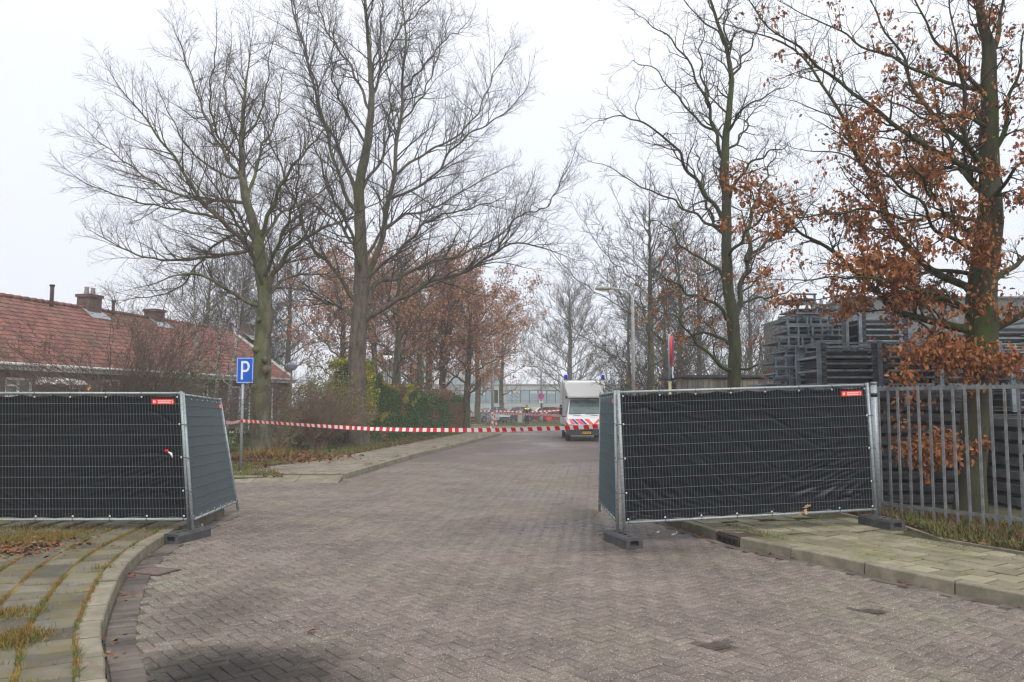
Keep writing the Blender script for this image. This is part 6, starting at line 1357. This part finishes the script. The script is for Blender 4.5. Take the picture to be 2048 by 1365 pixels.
# ------------------------------------------------------------------ terraced house on the left
E0 = Vector((-18.7, 26.5, 0)); E1 = Vector((-13.35, 48.2, 0)); hd_ = (E1 - E0).normalized(); hn_ = Vector((-hd_.y, hd_.x, 0))   # hn_ points away, to the left-back
HL = (E1 - E0).length; E0 = E0 - hd_ * 6; HL += 6
EH, RH, RW = 3.08, 6.25, 4.1
hs = thing('terraced_house', 'low brown brick terraced house with a long red tiled roof behind the left fence', 'house', E0)
def hp(s, o, z): v = E0 + hd_ * s + hn_ * o; return Vector((v.x, v.y, z))
mw = bpy.data.materials.new('brown_brickwork'); mw.use_nodes = True; wn = mw.node_tree; wb = wn.nodes['Principled BSDF']; wb.inputs['Roughness'].default_value = .9
bt_ = wn.nodes.new('ShaderNodeTexBrick'); bt_.inputs['Scale'].default_value = 1; bt_.inputs['Brick Width'].default_value = .22; bt_.inputs['Row Height'].default_value = .062; bt_.inputs['Mortar Size'].default_value = .006
bt_.inputs['Color1'].default_value = (.13, .075, .065, 1); bt_.inputs['Color2'].default_value = (.085, .052, .047, 1); bt_.inputs['Mortar'].default_value = (.12, .11, .10, 1)
gm = wn.nodes.new('ShaderNodeNewGeometry'); mp = wn.nodes.new('ShaderNodeMapping'); mp.inputs['Rotation'].default_value = (math.pi / 2, 0, 0)
sx_ = wn.nodes.new('ShaderNodeSeparateXYZ'); cb = wn.nodes.new('ShaderNodeCombineXYZ'); wn.links.new(gm.outputs['Position'], sx_.inputs[0]); wn.links.new(sx_.outputs['Y'], cb.inputs['X']); wn.links.new(sx_.outputs['Z'], cb.inputs['Y']); wn.links.new(cb.outputs[0], bt_.inputs['Vector'])
wn.links.new(bt_.outputs['Color'], wb.inputs['Base Color'])
M_RBRICK = mw
# openings: (s0, s1, z0, z1, kind)
def s_at(px, o=0.0):          # position along the wall where a photo column meets it
    k = (px - 1024) / F; a = hp(0, o, 0); return (k * a.y - a.x) / (hd_.x - k * hd_.y)
ops = [(s_at(12), s_at(68), 2.0, 2.76, 'w'), (s_at(106), s_at(130), .1, 2.5, 'd'), (s_at(134), s_at(166), .9, 2.5, 'w'), (s_at(205), s_at(243), 1.0, 2.82, 'w'), (s_at(275), s_at(345), .9, 2.74, 'w'),
       (s_at(402), s_at(420), .9, 2.74, 'w'), (s_at(462), s_at(504), .25, 2.74, 't'), (s_at(532), s_at(549), .9, 2.74, 'w')]
wl_ = MB(); T_ = .3
def wallbox(a, b, z0, z1):
    if b - a > .01 and z1 - z0 > .01: wl_.hexa([hp(a, .0, z0), hp(b, .0, z0), hp(b, T_, z0), hp(a, T_, z0)][::-1], [hp(a, .0, z1), hp(b, .0, z1), hp(b, T_, z1), hp(a, T_, z1)][::-1])
s_ = 0
for a, b, z0, z1, kd in ops: wallbox(s_, a, 0, EH); wallbox(a, b, 0, z0); wallbox(a, b, z1, EH); s_ = b
wallbox(s_, HL, 0, EH)
wl_.hexa([hp(HL - .3, .3, 0), hp(HL, .3, 0), hp(HL, 2 * RW, 0), hp(HL - .3, 2 * RW, 0)][::-1], [hp(HL - .3, .3, EH), hp(HL, .3, EH), hp(HL, 2 * RW, EH), hp(HL - .3, 2 * RW, EH)][::-1])
wl_.add([hp(HL - .02, 0.0, EH), hp(HL - .02, 2 * RW, EH), hp(HL - .02, RW, RH - .1)], [(0, 1, 2)])
wl_.build('wall', M_RBRICK, hs)
MB().hexa([hp(.2, 2.5, 0), hp(HL - .5, 2.5, 0), hp(HL - .5, 2.7, 0), hp(.2, 2.7, 0)][::-1], [hp(.2, 2.5, EH), hp(HL - .5, 2.5, EH), hp(HL - .5, 2.7, EH), hp(.2, 2.7, EH)][::-1]).build('inner_wall', mat('room_wall', (.16, .14, .12), .9), hs)
def hbox(a, b, o0, o1, z0, z1, nm, m, par): return MB().hexa([hp(a, o0, z0), hp(b, o0, z0), hp(b, o1, z0), hp(a, o1, z0)][::-1], [hp(a, o0, z1), hp(b, o0, z1), hp(b, o1, z1), hp(a, o1, z1)][::-1]).build(nm, m, par)
for a, b, z0, z1, kd in ops:
    f = .095
    if kd == 'd':
        d_ = hbox(a, b, .08, .13, z0, z1, 'door', mat('door_grey', (.06, .08, .09), .5), hs); hbox(a + .06, a + .1, .03, .08, 1.0, 1.12, 'handle', M_ALU, d_); continue
    w = hbox(a, b, .06, .12, z1 - f, z1, 'window', M_WHITE, hs)
    hbox(a, b, .06, .12, z0, z0 + f, 'frame', M_WHITE, w); hbox(a, a + f, .06, .12, z0 + f, z1 - f, 'frame', M_WHITE, w); hbox(b - f, b, .06, .12, z0 + f, z1 - f, 'frame', M_WHITE, w)
    n = 2 if (b - a) < 4 else 4
    for i in range(1, n): m_ = a + (b - a) * i / n; hbox(m_ - f / 2, m_ + f / 2, .06, .12, z0 + f, z1 - f, 'frame', M_WHITE, w)
    if kd == 'w' and z0 > 1.2: hbox(a + f, (a + b) / 2 - f / 2, .065, .115, z1 - .32, z1 - .26, 'frame', M_WHITE, w)
    hbox(a + f, b - f, .09, .10, z0 + f, z1 - f, 'pane', M_WGLASS if kd == 'w' and z0 > 1.2 else M_GLASS, w)
    hbox(a - .05, b + .05, -.06, .05, z0 - .07, z0, 'sill', M_KERB, w)
# eaves board, gutter
hbox(-.1, HL + .15, -.27, -.23, EH - .06, EH + .17, 'eaves_board', M_WHITEW, hs); hbox(-.1, HL + .15, -.23, .0, EH - .06, EH - .02, 'soffit', M_WHITEW, hs)
MB().tube([hp(-.1, -.33, EH + .14), hp(HL + .2, -.33, EH + .14)], .065, 8).build('gutter', M_WHITEW, hs)
MB().tube([hp(HL - .1, -.05, .1), hp(HL - .1, -.05, EH)], .04, 8).build('downpipe', M_ALU, hs)
# roof: deck plus pantiles
sl0 = Vector((0, 0, 0)); dz = RH - EH - .16; dO = RW + .27
def rp(s, f, up_=0.0):
    nrm_ = (Vector((0, 0, 1)) * dO - hn_ * dz).normalized(); v = hp(s, -.27 + dO * f, EH + .16 + dz * f); return v + nrm_ * up_
deck = MB(); deck.add([rp(-.1, 0, -.03), rp(HL + .1, 0, -.03), rp(HL + .1, 1, -.03), rp(-.1, 1, -.03), hp(HL + .1, RW * 2 + .4, EH + .16), hp(-.1, RW * 2 + .4, EH + .16)], [(0, 1, 2, 3), (3, 2, 4, 5)]); rf = deck.build('roof', mat('roof_deck', (.12, .045, .03), .9), hs)
M_TILE = mat('roof_tile', (.215, .085, .064), .75, c2=(.16, .066, .052), scale=1.2, rnd=(.68, 1.2), bump=.3, bscale=20, c3=(.15, .085, .06), scale3=.5, th3=(.45, .66))
SLn = math.hypot(dO, dz); rows = int(SLn / .33); tw = .24; tiles = []
for r in range(rows):
    for c_ in range(int((HL + .2) / tw)): tiles.append((r, -.1 + c_ * tw))
def tile_geo(r, s0, mb):
    f0, f1 = r / rows, (r + 1.12) / rows; hgt = (.0, .012, .035, .05, .035, .0)
    a = [rp(s0 + tw * i / 5, f0 + U(-.0015, .0015), .035 + hgt[i]) for i in range(6)]; b = [rp(s0 + tw * i / 5, min(f1, 1), .006 + hgt[i]) for i in range(6)]; lo = [rp(s0 + tw * i / 5, f0, .0) for i in range(6)]
    mb.add(a + b + lo, [(i, i + 1, 7 + i, 6 + i) for i in range(5)] + [(12 + i, 13 + i, i + 1, i) for i in range(5)])
def tpx(t_): v = rp(t_[1], t_[0] / rows); return v.length + (100 if 1024 + v.x / v.y * F < -20 else 0)
tiles.sort(key=tpx); rest = MB()
for i, (r, s0) in enumerate(tiles):
    if i < 300: mb = MB(); tile_geo(r, s0, mb); mb.build('roof_tile', M_TILE, rf)
    else: tile_geo(r, s0, rest)
tag(rest.build('far_roof_tiles', M_TILE, rf), kind='stuff')
s_ = -.1
while s_ < HL: 
    MB().tube([rp(s_, 1, .05), rp(s_ + .39, 1, .07)], [.10, .12], 7).build('ridge_tile', M_TILE, rf) if s_ > 4 and s_ < 26 else None
    s_ += .40
MB().tube([rp(-.1, 1, .03), rp(HL + .1, 1, .03)], .09, 7).build('ridge', M_TILE, rf)
MB().bar(rp(HL + .14, 0, .02), rp(HL + .14, 1, .02), .05, .16).build('verge_board', M_WHITEW, rf)
def srow(px, o): return s_at(px, o)
M_CHB = mat('chimney_brick', (.13, .085, .075), .9, c2=(.10, .06, .055), scale=5); M_LEAD = mat('lead_flashing', (.30, .32, .34), .6, c2=(.22, .24, .25), scale=4)
for (px, w, h_, pots) in ((173, .8, .72, 2), (305, .75, .55, 0), (490, .7, .6, 0)):
    s_ = srow(px, RW); ch = hbox(s_ - w / 2, s_ + w / 2, RW - .35, RW + .35, RH - .6, RH + h_, 'chimney', M_CHB, hs)
    hbox(s_ - w / 2 - .06, s_ + w / 2 + .06, RW - .41, RW + .41, RH + h_ - .14, RH + h_, 'cap', M_CHB, ch)
    MB().add([rp(s_ - w / 2 - .25, .83, .09), rp(s_ + w / 2 + .25, .83, .09), rp(s_ + w / 2 + .2, .99, .1), rp(s_ - w / 2 - .2, .99, .1)], [(0, 1, 2, 3)]).build('flashing', M_LEAD, ch)
    for i in range(pots):
        v = hp(s_ - .2 + .4 * i, RW, RH + h_); MB().lathe([(.11, 0), (.12, .04), (.09, .3), (.12, .34), (.10, .36)], v, 12).build('pot', mat('chimney_pot', (.34, .30, .28), .8), ch)
for (px, h_, r) in ((93, .85, .085), (218, .6, .075)):
    s_ = srow(px, RW - .2); v = hp(s_, RW - .3, RH - .1); MB().tube([v, v + Vector((0, 0, h_)), v + Vector((0, 0, h_ + .02))], r, 10).build('flue_pipe', M_CHB, hs); MB().lathe([(r * 1.3, 0), (r * 1.35, .08)], v + Vector((0, 0, h_)), 10).build('flue_cap', M_BLACK, hs)
# porch canopy with wall lamp
a, b = s_at(92, -.5), s_at(163, -.5)
MB().add([hp(a, -.95, 2.52), hp(b, -.95, 2.52), hp(b, 0, 2.52), hp(a, 0, 2.52), hp(a + .2, -.85, 2.68), hp(b - .2, -.85, 2.68), hp(b - .1, 0, 2.82), hp(a + .1, 0, 2.82)], [(0, 1, 2, 3), (7, 6, 5, 4), (4, 5, 1, 0), (5, 6, 2, 1), (7, 4, 0, 3), (6, 7, 3, 2)]).build('porch_canopy', M_WHITEW, hs)
v = hp(s_at(98), -.06, 2.0); MB().box(v, (.22, .08, .42)).build('house_plate', M_WHITEW, hs)
v = P(178, 777, hp(s_at(178), -.12, 0).y); t = thing('wall_lamp', 'small orange glowing wall lamp beside the house porch', 'lamp', v)
MB().lathe([(.02, -.08), (.065, -.04), (.075, .01), (.05, .05), (.02, .06)], v, 10).build('shade', mat('glow', (.9, .4, .05), .4, emit=((1, .42, .04), 1.2)), t); MB().box(v + Vector((-.1, .0, .1)), (.16, .04, .04)).build('bracket', M_BLACK, t)
# ------------------------------------------------------------------ grass, leaf litter, weeds
def cover(name, m, pos, tm, tf, sizes, **kw):
    v_, f_ = scatter(pos, tm, tf, sizes, **kw); return tag(put(name, npmesh(name, v_, f_), m), kind='stuff')
def field(n, poly, z, clump=1.0, thr=0.0, jitter=0.0):
    xs = [q[0] for q in poly]; ys = [q[1] for q in poly]; out = []
    while len(out) < n:
        x, y = U(min(xs), max(xs)), U(min(ys), max(ys))
        if inpoly(x, y, poly) and mn.noise(Vector((x * clump, y * clump, 3))) + U(-.25, .25) > thr: out.append((x, y, z))
    return np.array(out)
vp = [xy(KL2.at(d, 2.05 + .9 * max(0, 1 - d / 7))) for d in np.linspace(.0, 30, 30)] + [(-12, 46), (-13, 18.8), (-6.6, 18.8)]
near = [(-5.3, 18.8), (-5.9, 18.9)] + [(-13, 18.9), (-13, 29), (-6.5, 31)] + [xy(KL2.at(d, 2.1)) for d in (12, 9, 6, 4)] + [xy(KL2.at(2, 2.75))]
pz = field(15000, near, .1, .9, -.05); cover('verge_grass_blades', M_GRASS, pz, BLADET * np.array([1.4, 1, 1]), BLADEF, rng.uniform(.06, .16, len(pz)), upright=True)
pz = field(16000, near, .12, .7, -.16); cover('verge_leaf_litter', M_LITTER, pz, LEAFT * np.array([1.4, 1, 1]), LEAFF, rng.uniform(.05, .11, len(pz)), flat=True)
pz = field(9000, vp, .1, .6, 0.0); cover('long_verge_grass', M_GRASS, pz, BLADET * np.array([1.8, 1, 1]), BLADEF, rng.uniform(.08, .2, len(pz)), upright=True)
pz = field(5000, vp, .12, .5, 0.0); cover('long_verge_leaves', M_LITTER, pz, LEAFT * np.array([1.4, 1, 1]), LEAFF, rng.uniform(.06, .13, len(pz)), flat=True)
# around tree 1: leaves and tall dry tufts
c = P(540, 930, 24.4); pz = np.stack([c.x + rng.normal(0, .9, 2500), c.y + rng.normal(0, .7, 2500), .12 + np.abs(rng.normal(0, .05, 2500))], 1); cover('leaves_round_mossy_trunk', M_LITTER, pz, LEAFT * np.array([1.4, 1, 1]), LEAFF, rng.uniform(.06, .13, len(pz)))
pz = np.stack([c.x + rng.normal(0, .45, 900), c.y - .2 + rng.normal(0, .25, 900), np.full(900, .1)], 1); cover('dry_tufts_round_mossy_trunk', M_GRASSD, pz, BLADET, BLADEF, rng.uniform(.15, .45, 900), upright=True)
# planted strip under the railing
st_ = [xy(KR.at(d, WR(d) + .09)) for d in np.linspace(3.5, 15, 30)] + [(5.2, 15), (6.3, 12.4), (7.6, 10.4), (9.5, 8.0)]
pz = field(11000, st_, .1, 2.2, -.08); cover('strip_grass', M_GRASS, pz, BLADET, BLADEF, rng.uniform(.05, .17, len(pz)), upright=True)
pz = field(9000, st_, .1, 1.7, 0.0); cover('strip_dry_grass', M_GRASSB, pz, BLADET, BLADEF, rng.uniform(.05, .22, len(pz)), upright=True)
pz = field(3500, st_, .12, 1.4, -.1); cover('strip_leaves', M_LITTER, pz, OAKT, OAKF, rng.uniform(.06, .12, len(pz)), flat=True)
# weeds along tile joints of the left pavement
jp = []; jd = []
for k_ in range(8):
    o0 = .19 + .335 * k_ - .012
    for i in range(5200):
        d = U(2.2, KL1.L - .2); q = KL1.at(d, o0 + random.gauss(0, .012)); nz = mn.noise(Vector((d * 1.6, k_ * 3.3, 0)))
        if nz + U(-.2, .2) > -.05: (jd if (mn.noise(Vector((d * 2.4, k_ * 5, 7))) > -.12) else jp).append((q.x, q.y, .108))
for d0 in np.arange(2.2, KL1.L - .3, .31):
    for k_ in range(8):
        if R() < .5:
            for i in range(30):
                o0 = .19 + .335 * k_ + U(0, .32); dd = d0 + (.155 if k_ % 2 else 0) + random.gauss(0, .006); q = KL1.at(dd, o0); jd.append((q.x, q.y, .108))
cover('joint_grass', M_GRASS, np.array(jp), BLADET, BLADEF, rng.uniform(.02, .055, len(jp)), upright=True)
cover('joint_dry_grass', M_GRASSD, np.array(jd), BLADET, BLADEF, rng.uniform(.02, .05, len(jd)), upright=True)
# bigger tufts at the far left
tf_ = []; td = []
for (px, py, n, s_) in ((20, 1085, 3500, .28), (90, 1075, 3000, .24), (180, 1060, 400, .2), (10, 1230, 900, .13), (45, 1275, 1300, .09), (5, 1290, 1100, .12), (300, 1062, 260, .15), (205, 1137, 120, .06), (60, 1060, 900, .25)):
    c = G(px, py, .115)
    for i in range(n): (tf_ if R() < .45 else td).append((c.x + random.gauss(0, s_), c.y + random.gauss(0, s_ * .8), .105))
cover('left_tuft_grass', M_GRASS, np.array(tf_), BLADET, BLADEF, rng.uniform(.025, .07, len(tf_)), upright=True); cover('left_tuft_dry_grass', M_GRASSD, np.array(td), BLADET, BLADEF, rng.uniform(.025, .08, len(td)), upright=True)
c = G(25, 1100, .11); pz = np.stack([c.x + rng.normal(0, .35, 500), c.y + rng.normal(0, .3, 500), .12 + np.abs(rng.normal(0, .01, 500))], 1); cover('left_leaf_heap', M_LITTER, pz, LEAFT * np.array([1.3, 1, 1]), LEAFF, rng.uniform(.04, .09, 500), flat=True)
# leaves and moss in the gutters
gp = []
for i in range(260):
    d = KL1.L * R(); q = KL1.at(d, -abs(random.gauss(0, .05)) - .02); gp.append((q.x, q.y, .012)) if mn.noise(Vector((d * 2, 4, 0))) > .05 else None
for i in range(260):
    d = U(2, 18); q = KR.at(d, -abs(random.gauss(0, .06)) - .02); gp.append((q.x, q.y, .012)) if mn.noise(Vector((d * 1.3, 9, 0))) > .05 else None
for i in range(300):
    d = U(0, 30); q = KL2.at(d, -abs(random.gauss(0, .08)) - .02); gp.append((q.x, q.y, .012)) if mn.noise(Vector((d * 1.1, 2, 0))) > .1 else None
cover('gutter_leaves', M_LITTER, np.array(gp), LEAFT * np.array([1.3, 1, 1]), LEAFF, rng.uniform(.03, .07, len(gp)), flat=True)
kp = []
for i in range(2600):
    d = U(0, 26); q = KL2.at(d, .17 + abs(random.gauss(0, .05))); kp.append((q.x, q.y, .112)) if mn.noise(Vector((d * .9, 6, 0))) > .12 else None
cover('footpath_weeds', M_GRASSD, np.array(kp), BLADET, BLADEF, rng.uniform(.03, .09, len(kp)), upright=True)
kp = []
for i in range(2500):
    d = U(3, 13); q = KR.at(d, WR(d) - .08 - abs(random.gauss(0, .16))); kp.append((q.x, q.y, .11)) if mn.noise(Vector((d * 1.5, 6, 0))) > .0 else None
for i in range(700): d = gl + random.gauss(0.1, .35); q = KR.at(d, .42 + random.gauss(0, .07)); kp.append((q.x, q.y, .11))
cover('moss_tufts', M_GRASS, np.array(kp), BLADET, BLADEF, rng.uniform(.02, .06, len(kp)), upright=True)
# grass on the far verge and below the trees
pz = field(9000, [(-4, 66.2), (8, 66.2), (8, 73.2), (-4, 73.2)], .06, .5, -.1); cover('far_verge_grass', M_GRASS, pz, BLADET * np.array([3, 1, 1]), BLADEF, rng.uniform(.08, .2, len(pz)), upright=True)
